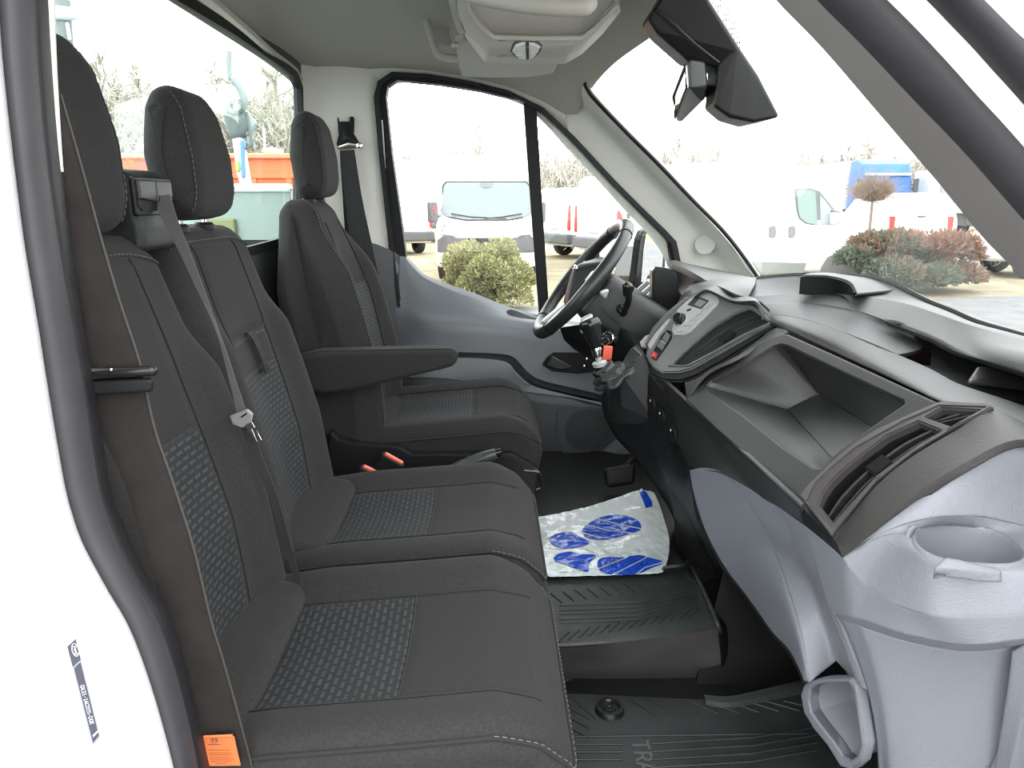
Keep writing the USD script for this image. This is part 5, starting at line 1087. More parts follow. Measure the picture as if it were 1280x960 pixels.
def print_on(poly, cuts=()):
    S = sg.Polygon(poly).buffer(0)
    for a, b_ in cuts: S = S.difference(sg.LineString([a, b_]).buffer(.75))
    for g in getattr(S, 'geoms', [S]):
        if g.area < 3: continue
        g = g.segmentize(2.0); v, f = trimesh.creation.triangulate_polygon(g, engine='earcut')
        t_ = trimesh.Trimesh(np.c_[v, np.zeros(len(v))], f, process=True)
        t_ = t_.subdivide_to_size(3.5) if len(f) else t_
        vv = bag_pts(np.array(t_.vertices)[:, :2], .0016); obj('shoe_print', (vv, np.array(t_.faces)), bag_blue, bag, 70)
sc3 = lambda L: [tuple(q) for q in spl(np.array([(660 + x * .1875, 590 + y * .1875) for x, y in L + L[:1]], float), 5)[:-1]]
z6 = lambda x, y: (660 + x * .1875, 590 + y * .1875)
print_on(sc3([(355, 400), (380, 365), (460, 315), (560, 290), (660, 295), (735, 330), (755, 372), (740, 395), (660, 420), (560, 450), (450, 455), (385, 435)]), [(z6(440, 310), z6(600, 350)), (z6(600, 350), z6(770, 385)), (z6(370, 350), z6(520, 390)), (z6(520, 390), z6(720, 415)), (z6(340, 400), z6(460, 435)), (z6(460, 435), z6(600, 450))])
print_on(sc3([(140, 455), (180, 420), (275, 400), (330, 425), (410, 475), (330, 505), (240, 512), (170, 490)]))
print_on(sc3([(170, 580), (200, 550), (280, 535), (350, 550), (455, 560), (410, 610), (400, 668), (340, 655), (250, 620), (185, 600)]))
print_on(sc3([(460, 620), (475, 585), (530, 570), (620, 572), (740, 558), (810, 575), (905, 605), (820, 645), (740, 680), (640, 690), (540, 685), (480, 660)]), [(z6(440, 660), z6(640, 580)), (z6(640, 580), z6(690, 555)), (z6(540, 700), z6(760, 590)), (z6(760, 590), z6(800, 565)), (z6(700, 700), z6(780, 640)), (z6(780, 640), z6(920, 600))])
print_on([z6(*q) for q in ((735, 125), (755, 112), (790, 140), (825, 200), (830, 232), (785, 245), (765, 190))])

# pedals area stays dark: brake pedal pad under the dash
pdl = thing('brake_pedal', 'dark pedal pad deep in the shaded driver footwell', 'pedal')
obj('pad', hull([(P(760, 590, .50), .012), (P(790, 585, .50), .012), (P(762, 604, .49), .012), (P(788, 600, .49), .012)], 12), black, pdl)
obj('arm', tube([P(776, 590, .51), P(800, 560, .52), P(822, 500, .52)], .008, 8), black, pdl)
lv = thing('seat_adjust_bar', 'black bent adjuster bar under the front of the middle cushion', 'handle')
obj('bar', tube(spl([P(655, 588, .02), P(672, 590, .02), P(676, 596, .02), P(677, 608, .02), P(670, 612, .02)], 5), .004, 8), gloss_black, lv)

# ================================================================== OVERHEAD
con = thing('overhead_console', 'pale grey plastic roof console with reading lamp above the windscreen', 'roof console')
def C_(name, mesh, mat=ceil_plastic, smooth=65): return obj(name, mesh, mat, con, smooth)
# drop-down body: near face, sloping front and the underside with the lamp
c0 = [(583, -8, .0), (589, 12, .03), (600, 29, .05), (618, 44, .07), (670, 45.5, .07), (727, 45, .07), (740, 35, .06), (756, 20, .04), (772, 4, .02)]
c1 = [(569, -8, .02), (573, 20, .06), (583, 41, .10), (612, 70, .13), (660, 72.5, .13), (706, 71, .13), (727, 60, .12), (750, 36, .08), (774, 6, .04)]
cT = [(590, -60, .02), (596, -40, .05), (606, -25, .08), (622, -12, .10), (670, -10, .10), (722, -10, .10), (736, -20, .09), (752, -32, .07), (768, -45, .04)]
C_('console_face', ribbon([cT, [(u, v, Y + .03) for u, v, Y in c0], c0], 4, 2, .008, False), ceil_plastic)
C_('console_lip', ribbon([c0, [(u * .55 + a * .45, v * .5 + b_ * .5, Y * .7 + c * .3) for (u, v, Y), (a, b_, c) in zip(c0, c1)], c1], 4, 3, .010, False, True), ceil_plastic)
cB = [(569, -2, .20), (573, 26, .26), (583, 48, .30), (606, 78, .33), (660, 81, .33), (706, 80, .33), (727, 68, .30), (752, 44, .24), (776, 14, .16)]
C_('console_back', ribbon([c1, cB], 4, 3, .008, False), ceil_plastic)
C_('console_side', ribbon([[(556, -30, -.02), (560, -4, .02), (566, 24, .07), (574, 44, .13)], [(566, -30, -.03), (569.5, -4, .02), (574, 22, .07), (582, 41, .11)]], 4, 2, .012), ceil_plastic)
# roll at the very top of the picture
C_('shelf_roll', tube(spl(pts([(575, -12, -.16), (640, 2, -.14), (700, 8, -.14), (728, 8, -.14), (737, 2, -.13)]), 6), .016, 14), ceil_plastic, 60)
lpn = plane_of((640, 50, .076), (700, 50, .076), (670, 71, .122))
lens = C_('lamp_bezel', plate(lpn, [(637, 62), (641, 52), (652, 48.5), (668, 48.5), (678, 53), (677, 61), (670, 69), (660, 73), (646, 71)], -.006, .004, bevel=.002, curve=True), silver)
obj('lamp_lens', plate(lpn, [(640, 61), (644, 53), (653, 50), (657, 50), (657.5, 71), (648, 69.5)], .002, .009, bevel=.003), lens_clear, lens, 40)
obj('lamp_lens', plate(lpn, [(661, 71), (661, 50.5), (668, 51), (675, 55), (673, 61), (668, 67.5)], .002, .009, bevel=.003), lens_clear, lens, 40)
for v in (57.5, 61, 64.5): obj('lamp_filament', hull([(on(lpn, 645.5, v, .010), .0012), (on(lpn, 652, v, .010), .0012)], 8), M('lens_line', (.35, .34, .32), .3), lens)
for v in (50, 69.5): obj('vent_mark', plate(lpn, [(622, v - .6), (633, v - .8), (633, v + .4), (622, v + .6)], -.0005, .0015), M('mark', (.20, .19, .18), .6), con)
# headliner shelf edge running to the left of the console, folded visors
vis = thing('far_sun_visor', 'pale grey folded sun visor under the roof in front of the driver', 'sun visor')
vp_ = plane_of((575, 88, .58), (690, 97, .56), (580, 45, .36))
obj('visor_board', plate(vp_, [(569, 44), (580, 42), (640, 60), (720, 62), (706, 70), (692, 97), (660, 98.5), (610, 94), (577, 89), (572, 70)], 0, .014, bevel=.004, rnd=.006), ceil_plastic, vis, 40)
obj('visor_arm', tube([on(vp_, 572, 50, .01), on(vp_, 568, 40, .03)], .006, 10), ceil_plastic, vis)
nvs = thing('near_sun_visor', 'pale grey visor edge beside the roof console at the top of the picture', 'sun visor')
obj('visor_board', ribbon([[(556, -20, .0), (562, 10, .10), (574, 40, .22)], [(566, -20, -.02), (572, 12, .08), (580, 42, .20)]], 5, 2, .012), ceil_plastic, nvs, 40)
hd = thing('roof_grab_handle', 'pale grey grab handle on the headliner above the driver door', 'handle')
Yh = .66
obj('grip', tube(spl(pts([(531, 20, Yh + .03), (532, 23, Yh), (540, 52, Yh - .01), (546, 66, Yh - .01), (556, 72, Yh - .01), (572, 73, Yh), (575, 72, Yh + .03)]), 6), [.013] * 37, 12, flat=.7), ceil_plastic, hd, 60)
obj('backing_plate', plate(plane_of((535, 22, Yh + .045), (575, 30, Yh + .045), (548, 66, Yh + .035)), [(536, 24), (558, 26), (566, 60), (548, 56), (541, 50)], 0, .006, bevel=.002), M('grab_back', (.30, .29, .27), .7), hd)
# windscreen sensor housing, dotted band and mirror
sen = thing('sensor_housing', 'large black plastic sensor housing tapering down the inside of the windscreen', 'housing')
def hy(L): return [(P(u, v, y) + np.array([0, dy, 0]), r) for u, v, y, r, w in L for dy in (0, w)]
shA = hull(hy([(816, 24, .02, .009, .05), (838, -8, .0, .010, .08), (876, -8, -.03, .006, .13), (921, 63, -.03, .006, .10), (900, 79, .0, .010, .06), (862, 68, .02, .012, .05), (826, 38, .02, .010, .05)]), 18)
shB = hull(hy([(903, 82, -.01, .009, .06), (921, 63, -.03, .006, .10), (944, 97, -.03, .006, .12), (969, 144, -.03, .005, .10), (942, 148, -.02, .008, .08), (914, 141, -.01, .010, .06), (898, 130, .0, .010, .05), (902, 106, .0, .010, .05)]), 18)
hs = shA + shB
obj('shell', hs.refine_to_length(.02), M('housing', (.009, .0085, .009), .36, (420, .25, .001), .4), sen, 50)
obj('upper_shell', ribbon([[(812, 20, .03), (820, 39, .03), (856, 73, .03), (896, 86, .02)], [(818, 14, .005), (834, 24, -.005), (866, 52, -.01), (901, 80, -.012)]], 6, 3, .006), M('housing2', (.026, .022, .021), .42), sen, 60)
dots = []
for i in range(15):
    for j in range(7):
        u = 884 + i * 3.4 + j * 3.2; v = -8 + i * 5.6 - j * .8
        if v > 62 - j * 8: continue
        o3 = P(u, v, -.02 - .004 * j); dots.append((o3, .0026 - .0002 * j))
ms = []
for o3, r in dots:
    m_ = trimesh.creation.icosphere(1, r); m_.apply_scale([1, 1, 1]); ms.append((np.array(m_.vertices) * [.35, 1, .8] + o3, np.array(m_.faces)))
for i in range(8):
    for j in range(4):
        o3 = P(806 + i * 4.2 + j * 2, 36 - j * 3.5 + i * 3.4, .34); ms.append((np.array(trimesh.creation.icosphere(1, .0022).vertices) * [.35, 1, .8] + o3, np.array(trimesh.creation.icosphere(1, .0022).faces)))
tag(obj('dot_screen', cat_(ms), black, sen), None, None, None, 'stuff')
mir = thing('interior_mirror', 'small rear view mirror on an arm of the black sensor housing', 'mirror')
gq = [P(858, 80, .0), P(860, 109, .0), P(845, 148.5, .20), P(842, 121, .20)]
gn = np.cross(gq[1] - gq[0], gq[3] - gq[0]); gn /= np.linalg.norm(gn); gn = gn if gn[0] < 0 else -gn
cs_ = [(q - gn * .008, .0065) for q in gq] + [(P(877, 82, .0), .008), (P(878, 106, .0), .010), (P(876, 120, .03), .009), (P(862, 100, .20) , .012), (P(858, 132, .20), .010), (P(851, 148, .19), .006)]
obj('mirror_case', hull(cs_, 18).refine_to_length(.02), M('mirror_case', (.020, .020, .021), .32), mir, 50)
gm = np.mean(gq, 0); gs = [gm + (q - gm) * .94 + gn * .0 for q in gq]
obj('mirror_glass', grid_mesh(np.array([[gs[0] + gn * .001, gs[1] + gn * .001], [gs[3] + gn * .001, gs[2] + gn * .001]]), thick=.003), mirror_mat, mir)
obj('mirror_rim', tube(np.array([q + gn * .002 for q in gs]), .0022, 8, True), black, mir)
obj('mirror_arm', hull([(P(879, 112, .06), .008), (P(888, 110, .05), .010), (P(888, 118, .05), .010)], 12), black, mir, 60)

# driver's outside mirror
om = thing('door_mirror', 'black framed door mirror outside the driver window with small round lower glass', 'mirror')
Ymo = 1.16
mp = plane_of((803, 290, Ymo), (829, 288, Ymo + .16), (797, 358, Ymo + .0))
mo = [(790, 362), (794, 340), (799, 300), (803, 289), (812, 284.5), (824, 284.5), (830, 288), (831.5, 300), (830, 335), (826, 362)]
obj('mirror_frame', plate(mp, mo, -.02, .004, bevel=.004, rnd=.01), black, om, 40)
obj('mirror_glass', plate(mp, [(799.5, 352), (802.5, 312), (805.5, 293), (812, 287.5), (826, 287.5), (827.6, 292), (827, 320), (824, 356)], .003, .006), mirror_mat, om)
obj('mirror_arm', hull([(P(835, 350, 1.02), .03), (P(818, 350, 1.16), .03), (P(835, 380, 1.02), .03), (P(815, 375, 1.16), .03)], 12), black, om)

# ================================================================== OUTSIDE
INSIDE = False
gz = np.zeros((61, 61, 3)); gx = np.linspace(-60, 90, 61); gy = np.linspace(-20, 130, 61)
gz[..., 0] = gx[:, None]; gz[..., 1] = gy[None, :]
grass = M('dry_grass', (.25, .215, .145), .95, (30, .8, .02), .1, var=(1.3, (.34, .30, .21)))
struct('ground', grid_mesh(gz), grass, 'pale dry grass of the sales lot outside')
road = zslab([(5.2, -20), (5.2, 9.6), (8.5, 10.6), (40, 9.4), (40, -20)], .0, .02)
struct('ground_asphalt', road, M('asphalt', (.16, .16, .16), .85, (60, .6, .01), .3, var=(3, (.20, .20, .20))), 'grey asphalt drive on the windscreen side')
struct('ground_yard', zslab([(-30, -20), (-30, 9.8), (5.2, 9.6), (5.2, -20)], .0, .02), M('yard', (.18, .18, .18), .85, (60, .6, .01), .3), 'asphalt yard under the vehicle')
white_far = M('white_van', (.76, .765, .77), .4, None, .4)
dark_far = M('dark_cladding', (.10, .105, .11), .6)
lamp_red = M('lamp_red', (.75, .06, .05), .25)
wheel_grey = M('wheel_grey', (.35, .35, .36), .4)
tyre = M('tyre', (.03, .03, .03), .8)
def car_wheel(parent, x, y, r=.34, side=-1, w=.22):
    """wheel with its axis along the vehicle's y; side -1 faces -y"""
    o = obj('wheel', lathe([(r * .62, -w / 2), (r * .94, -w / 2), (r, -w / 3), (r, w / 3), (r * .94, w / 2), (r * .62, w / 2), (r * .60, w / 3)], (x, y, r), (0, 1, 0), 28), tyre, parent, 40)
    f = y + side * w * .36
    obj('rim', lathe([(.0001, side * .03), (r * .14, side * .03), (r * .2, side * .0), (r * .52, side * -.01), (r * .62, side * .05)], (x, f, r), (0, 1, 0), 24), wheel_grey, o, 30)
    for k in range(8):
        a = k * math.pi / 4; obj('rim_slot', hull([((x + math.cos(a) * r * .32, f, r + math.sin(a) * r * .32), .022), ((x + math.cos(a) * r * .48, f, r + math.sin(a) * r * .48), .028)], 8), black, o)
    return o
def pxpoly(L, Y): return [tuple(P(u, v, Y)[[0, 2]]) for u, v in L]
# 1. white panel van facing the cab, behind the yellow-green bush
vA = thing('front_facing_van', 'white panel van with dark bumper and wipers facing the cab behind the yellow green bush', 'van', P(608.5, 300, 13.0) * [1, 1, 0], -90)
prof = [(-5.2, .35), (-5.2, 2.35), (-5.05, 2.52), (-1.75, 2.56), (-1.35, 2.44), (-1.02, 2.05), (-.62, 1.28), (-.20, 1.12), (-.03, .95), (.0, .70), (.0, .32)]
obj('body', Block(prof, 0, lambda x, z: 1.02 - .06 * smooth01(1.2, 2.5, z), .14, .06, None, 130, 26).mesh(), white_far, vA, 50)
def fr_x(z): return float(np.interp(z, [.3, .7, .95, 1.12, 1.28, 2.05, 2.44], [0, 0, -.03, -.20, -.62, -1.02, -1.35]))
def fpatch(L, off=.012, mat=None, name='panel', thick=.02, parent=vA):
    """panel on the van's front from (y, z) outline"""
    S = sg.Polygon(L).segmentize(.08); v, f = trimesh.creation.triangulate_polygon(S, engine='earcut')
    t = trimesh.Trimesh(np.c_[v, np.zeros(len(v))], f).subdivide_to_size(.15)
    def X(y, z): return fr_x(z) - .10 * max(0, (abs(y) - .65) / .35) ** 3 + off
    a = np.array([(X(y, z), y, z) for y, z, _ in t.vertices]); b2 = a - [thick, 0, 0]; n = len(a)
    return obj(name, (np.vstack([a, b2]), np.vstack([t.faces, np.array(t.faces)[:, ::-1] + n])), mat, parent, 40)
ws_ = [(-.83, 1.30), (-.4, 1.22), (.4, 1.22), (.83, 1.30), (.86, 1.40), (.80, 1.92), (.74, 1.99), (-.74, 1.99), (-.80, 1.92), (-.86, 1.40)]
ws_ = [(y * 1.13, z) for y, z in ws_]
fpatch(ws_, .030, black, 'windscreen_seal'); fpatch([(y * .965, 1.62 + (z - 1.62) * .95) for y, z in ws_], .045, M('van_screen', (.16, .19, .19), .3, None, .3), 'windscreen')
fpatch([(-.13, 1.97), (.13, 1.97), (.11, 1.90), (.04, 1.86), (.0, 1.88), (-.04, 1.86), (-.11, 1.90)], .06, M('van_sensor', (.11, .125, .125), .4), 'screen_sensor')
fpatch([(-.97, .62), (-.60, .62), (-.50, .35), (.50, .35), (.60, .62), (.97, .62), (.98, .85), (.80, .98), (.60, .90), (-.60, .90), (-.80, .98), (-.98, .85)], .07, M('bumper_dark', (.055, .055, .06), .5), 'bumper')
fpatch([(-.45, .66), (.45, .66), (.42, .90), (-.42, .90)], .085, black, 'grille')
for s in (-1, 1):
    fpatch([(s * y, z) for y, z in ((.93, 1.22), (.80, 1.16), (.60, 1.02), (.56, .93), (.92, .97))], .07, M('headlamp', (.20, .215, .22), .2, None, .4), 'headlamp')
    fpatch([(s * y, z) for y, z in ((.93, 1.20), (.84, 1.16), (.86, 1.04), (.92, 1.04))], .085, M('blinker', (.50, .24, .14), .3), 'indicator')
    mr = obj('mirror', rbox((-.72, s * 1.10 - .10, 1.18), (-.58, s * 1.10 + .10, 1.58), .03), M('mirror_case_far', (.08, .08, .085), .5), vA, 50)
    obj('mirror_arm', hull([((-.65, s * .94, 1.30), .03), ((-.65, s * 1.05, 1.30), .03)], 8), dark_far, vA)
    obj('mirror_indicator', rbox((-.57, s * 1.04 - .02, 1.36), (-.555, s * 1.04 + .02, 1.50), .003), lamp_red, mr)
    car_wheel(vA, -.95, s * .90, .35, s); car_wheel(vA, -4.3, s * .90, .35, s)
    obj('wiper', tube([(fr_x(1.26) + .075, s * -.05 + (.35 if s < 0 else 0), 1.25), (fr_x(1.29) + .075, s * .35, 1.29), (fr_x(1.34) + .075, s * .72, 1.35)], .012, 6), black, vA)
# 2. white van seen from its side in front of the windscreen
Yv = 12.7
vD = thing('side_on_van', 'large white van seen side on through the windscreen, driving cab towards the right', 'van')
sideP = pxpoly([(767, 340), (766, 290), (770, 245), (780, 212), (800, 206), (902, 202), (1003, 206), (1005, 224), (1024, 228), (1036, 240), (1052, 258), (1068, 282), (1080, 289), (1086, 302), (1087, 342)], Yv)
vb = Block(sideP, Yv + .95, lambda x, z: .95 - .09 * smooth01(1.2, 2.3, z), .10, .05, None, 150, 24)
obj('body', vb.mesh(), white_far, vD, 50)
def vside(L, Y0, name, mat, d=.02, parent=None, rnd=0): 
    z_ = np.mean([P(u, v, Y0)[2] for u, v in L]); y = Y0
    return obj(name, yslab(pxpoly(L, Y0), y - d, y + .12, .006, rnd), mat, parent or vD, 40)
def yv(z): return Yv + .09 * smooth01(1.2, 2.3, z)
vside([(994, 238), (996, 235.5), (1012, 235.5), (1024, 239), (1038, 256), (1048, 268), (1054, 281), (1054, 283.5), (1022, 282.5), (1006, 280), (998, 273), (995.5, 262)], Yv + .03, 'window_frame', M('van_rubber', (.20, .22, .22), .6), .02, None, .02)
vside([(995.5, 240), (997, 237.5), (1011, 237), (1018.5, 239.5), (1021, 281), (1007, 278.5), (999, 272), (997, 262)], Yv + .03, 'window', M('van_window', (.30, .40, .37), .3, None, .3), .035)
vside([(1024, 244), (1030, 250), (1038, 261), (1037, 281), (1025, 281)], Yv + .03, 'window', M('van_window2', (.42, .48, .49), .3, None, .3), .035)
obj('mirror', hull([(P(1041, 266, Yv - .10), .05), (P(1048, 266, Yv - .10), .05), (P(1041, 278, Yv - .10), .05), (P(1048, 276, Yv - .10), .05)], 12), white_far, vD, 50)
obj('mirror_cap', hull([(P(1040, 264, Yv - .12), .03), (P(1049, 266, Yv - .12), .03)], 12), M('cap', (.14, .15, .15), .5), vD, 50)
for (u, v) in ((966, 290), (990, 290)):
    vside([(u - 4, v - 6), (u, v - 7.5), (u + 3, v - 7), (u + 4, v), (u + 3, v + 6), (u, v + 7), (u - 4, v + 6)], Yv, 'door_handle', M('handle_far', (.25, .26, .25), .5), .02)
vside([(926, 221), (935, 219), (950, 218), (949, 221), (935, 222)], Yv + .08, 'roof_vent', M('rvent', (.45, .45, .42), .6), .03)
vside([(783, 268), (828, 269), (828, 272), (783, 273)], Yv + .02, 'slide_rail', M('rail', (.45, .46, .45), .4), .01)
vside([(783, 267), (787, 267), (787, 273.5), (783, 273.5)], Yv + .02, 'rail_cap', dark_far, .02)
vside([(771, 267), (773, 262), (777, 268), (779, 275), (771, 275)], Yv + .02, 'tail_lamp', lamp_red, .02)
vside([(768, 308), (800, 308), (1030, 325), (1030, 333), (800, 343), (768, 344)], Yv, 'side_cladding', M('clad', (.16, .165, .17), .6), .012) if False else None
vside([(768, 308), (806, 308), (806, 344), (770, 344)], Yv, 'side_cladding', M('clad', (.14, .145, .15), .6), .015)
vside([(940, 327), (1008, 329), (1004, 342), (948, 342)], Yv, 'sill_gap', M('sill_dark', (.30, .31, .29), .7), .010)
vside([(1024, 350), (1026, 335), (1034, 322), (1048, 315), (1066, 315), (1076, 325), (1080, 350)], Yv, 'wheel_arch', M('arch', (.26, .26, .26), .7), .012)
xw = P(1052, 350, Yv)[0]; car_wheel(vD, xw, Yv + .12, .36, -1); car_wheel(vD, P(822, 350, Yv)[0], Yv + .12, .36, -1)
vside([(1076, 292), (1084, 297), (1086, 303), (1078, 303)], Yv + .05, 'headlamp', M('hl2', (.70, .72, .73), .1), .03)
# further white vans: rear three-quarter views
def rear_van(name, label, uv, Y, rz, hz=2.3, L=5.0, W=1.9, bumper=dark_far, lampc=lamp_red, tall=False):
    p = P(*uv, Y) * [1, 1, 0]; t = thing(name, label, 'van', p, rz)
    pr = [(0, .45), (0, hz - .12), (.14, hz), (L * .70, hz + .02), (L * .78, hz - .12), (L * .90, 1.25), (L - .1, 1.05), (L, .8), (L, .35), (.1, .35)]
    obj('body', Block(pr, 0, lambda x, z: W / 2 - .07 * smooth01(1.2, hz, z), .10, .05, None, 110, 20).mesh(), white_far, t, 50)
    obj('rear_bumper', rbox((-.10, -W / 2 - .01, .42), (.30, W / 2 + .01, .70), .05), bumper, t, 50)
    for s in (-1, 1):
        obj('tail_lamp', hull([((.0, s * (W / 2 - .06), .85), .05), ((.0, s * (W / 2 - .06), 1.0), .05), ((.0, s * (W / 2 - .05), 1.45), .03)], 12), lampc, t, 50)
        car_wheel(t, .95, s * (W / 2 - .10), .34, s); car_wheel(t, L - .95, s * (W / 2 - .10), .34, s)
        obj('rear_window', rbox((-.03, s * .42 - .32, 1.15), (.05, s * .42 + .32, hz - .5), .02), M('rw_far', (.62, .66, .67), .15), t, 50)
    obj('plate_recess', rbox((-.05, -.28, .82), (.02, .28, .96), .01), M('plate_far', (.55, .55, .55), .5), t)
    return t
rear_van('grey_bumper_van', 'white van with dark grey bumper and slim red lamp, right of the window divider bar', (690, 312), 19.5, 28, 1.95, 4.4, 1.8)
rear_van('panel_van_behind_wheel', 'white van with tall red tail lamp directly above the top of the steering wheel', (742, 318), 17.0, 24, 2.2)
rear_van('far_left_van', 'white van with red tail lamp and dark bumper, left of the front facing van', (505, 300), 20.5, 118, 2.35)
bxv = thing('far_left_box_truck', 'white box truck farther back left of the front facing van', 'truck', P(528, 300, 27) * [1, 1, 0], 100)
obj('box', rbox((-.0, -1.25, 1.1), (6, 1.25, 3.1), .05), white_far, bxv); obj('chassis', rbox((.0, -1.0, .55), (6.5, 1.0, 1.05), .05), dark_far, bxv)
obj('cab', rbox((6.2, -1.1, .7), (7.9, 1.1, 2.6), .2), white_far, bxv)
for s in (-1, 1): obj('tail_lamp', rbox((-.06, s * .9 - .15, .85), (.0, s * .9 + .15, .98), .02), lamp_red, bxv); car_wheel(bxv, 1.4, s * .9, .45, s); car_wheel(bxv, 6.9, s * .9, .45, s)
# small white van with two red lamps, and the silver car beside it
vE = thing('small_white_van', 'small white van seen from behind with two red tail lamps beyond the reddish bush', 'van', P(1146, 320, 16.8) * [1, 1, 0], 82)
pr = [(.02, .35), (0, .95), (.10, 1.35), (.32, 1.72), (.6, 1.80), (2.6, 1.82), (3.3, 1.25), (4.2, 1.0), (4.4, .6), (4.4, .35)]
obj('body', Block(pr, 0, lambda x, z: .92 - .16 * smooth01(1.1, 1.8, z), .16, .08, None, 110, 22).mesh(), white_far, vE, 50)
obj('rear_window', hull([((.13, -.55, 1.32), .03), ((.13, .55, 1.32), .03), ((.28, .5, 1.62), .03), ((.28, -.5, 1.62), .03)], 8), M('rw2', (.70, .72, .72), .2), vE, 50)
for s in (-1, 1):
    obj('tail_lamp', rbox((-.02, s * .70 - .06, .82), (.12, s * .70 + .06, 1.22), .02), lamp_red, vE); car_wheel(vE, .8, s * .80, .32, s); car_wheel(vE, 3.5, s * .80, .32, s)
obj('rear_bumper', rbox((-.08, -.92, .35), (.25, .92, .62), .06), M('bump_e', (.5, .5, .5), .5), vE, 50)
obj('number_plate', rbox((-.025, -.26, .88), (.03, .26, .99), .005), M('plate_e', (.6, .6, .6), .5), vE)
obj('door_badge', rbox((-.005, -.10, 1.20), (.05, .10, 1.23), .008), dark_far, vE)
def car(name, label, loc, rz, col, L=4.2, H=1.5):
    t = thing(name, label, 'car', loc, rz)
    pr = [(.0, .35), (.02, .85), (.5, .98), (1.1, H - .05), (1.6, H), (2.5, H - .03), (3.2, .98), (L - .15, .80), (L, .55), (L, .35)]
    obj('body', Block(pr, 0, lambda x, z: .88 - .18 * smooth01(.95, H, z), .14, .08, None, 110, 20).mesh(), col, t, 50)
    for s in (-1, 1):
        car_wheel(t, .85, s * .78, .31, s); car_wheel(t, L - .85, s * .78, .31, s)
        obj('side_window', hull([((1.0, s * .80, 1.02), .02), ((1.35, s * .73, H - .12), .02), ((2.4, s * .73, H - .12), .02), ((2.95, s * .80, 1.02), .02)], 8), car_glass_dark, t, 50)
        obj('sill', rbox((1.2, s * .87 - .03, .28), (L - 1.2, s * .87 + .03, .42), .01), dark_far, t)
        obj('headlamp', hull([((L - .10, s * .62, .72), .05), ((L - .2, s * .75, .76), .05)], 8), lens_clear, t)
    obj('bumper', rbox((L - .12, -.8, .32), (L + .02, .8, .50), .04), dark_far, t)
    return t
car('silver_car', 'pale silver car with grey wheels at the right beside the near windscreen pillar', P(1213, 322, 14.5) * [1, 1, 0], -12, M('silver_paint', (.62, .63, .65), .3, None, .5, .3), 4.2)
# blue lorry with its white trailer
lor = thing('blue_lorry', 'blue lorry cab with white trailer facing the cab behind the round headed tree', 'lorry', P(1097, 340, 37) * [1, 1, 0], -96)
blue = M('lorry_blue', (.05, .17, .48), .35); blue_l = M('lorry_blue_light', (.22, .40, .72), .4)
cabp = [(-2.2, .5), (-2.2, 3.7), (-1.5, 3.75), (-.55, 3.45), (-.25, 2.9), (-.05, 1.9), (.0, .4)]
obj('cab', Block(cabp, 0, lambda x, z: 1.24, .10, .05, None, 100, 16).mesh(), blue, lor, 50)
obj('windscreen', hull([((-.10, -1.08, 1.95), .04), ((-.10, 1.08, 1.95), .04), ((-.30, 1.05, 2.85), .04), ((-.30, -1.05, 2.85), .04)], 8), M('lorry_glass', (.34, .40, .42), .15), lor, 50)
obj('roof_spoiler', hull([((-.48, -.9, 3.0), .05), ((-.48, .9, 3.0), .05), ((-.85, .8, 3.5), .05), ((-.85, -.8, 3.5), .05)], 8), blue_l, lor, 50)
obj('sun_visor', rbox((-.30, -1.15, 2.85), (-.08, 1.15, 3.0), .03), M('visor_far', (.5, .55, .6), .5), lor)
obj('grille', rbox((-.06, -.85, 1.05), (.06, .85, 1.75), .03), M('lorry_grille', (.12, .14, .17), .5), lor)
for z in (1.15, 1.3, 1.45): obj('grille_bar', rbox((.05, -.8, z), (.08, .8, z + .05), .01), blue, lor)
lm = lettering('MAN', .22, (.07, -.36, 1.52), (0, 1, 0), (0, 0, 1), .02, True); obj('lettering', lm, M('lorry_chrome', (.75, .75, .75), .4), lor)
obj('bumper', rbox((-.10, -1.22, .35), (.08, 1.22, .90), .05), blue_l, lor)
for s in (-1, 1):
    obj('headlamp', rbox((.02, s * .92 - .2, .55), (.10, s * .92 + .2, .78), .03), lens_clear, lor); car_wheel(lor, -1.1, s * 1.05, .5, s, .3)
    obj('mirror', rbox((-.2, s * 1.45 - .12, 2.0), (-.08, s * 1.45 + .12, 2.7), .03), dark_far, lor)
    obj('mirror_arm', hull([((-.15, s * 1.2, 2.4), .03), ((-.15, s * 1.45, 2.4), .03)], 8), dark_far, lor)
obj('trailer', rbox((-13, -1.28, 1.1), (-2.5, 1.28, 3.72), .05), white_far, lor)
obj('trailer_frame', rbox((-13, -1.1, .7), (-2.3, 1.1, 1.08), .05), dark_far, lor)
bt2 = thing('far_box_body', 'white box body of a lorry parked right of the blue lorry cab', 'truck', P(1185, 340, 33) * [1, 1, 0] + np.array([1.6, 0, 0]), -100)
obj('box', rbox((-6, -1.4, 1.0), (0, 2.2, 3.15), .05), white_far, bt2); obj('chassis', rbox((-6, -1.0, .4), (.0, 1.6, .98), .05), dark_far, bt2)
obj('cab_back', rbox((-.2, -2.3, 1.5), (.1, -1.42, 2.9), .03), M('cabgrey', (.30, .32, .33), .6), bt2)
for s in (-1, 1): car_wheel(bt2, -1.2, s * .9 + .3, .45, -s, .3)
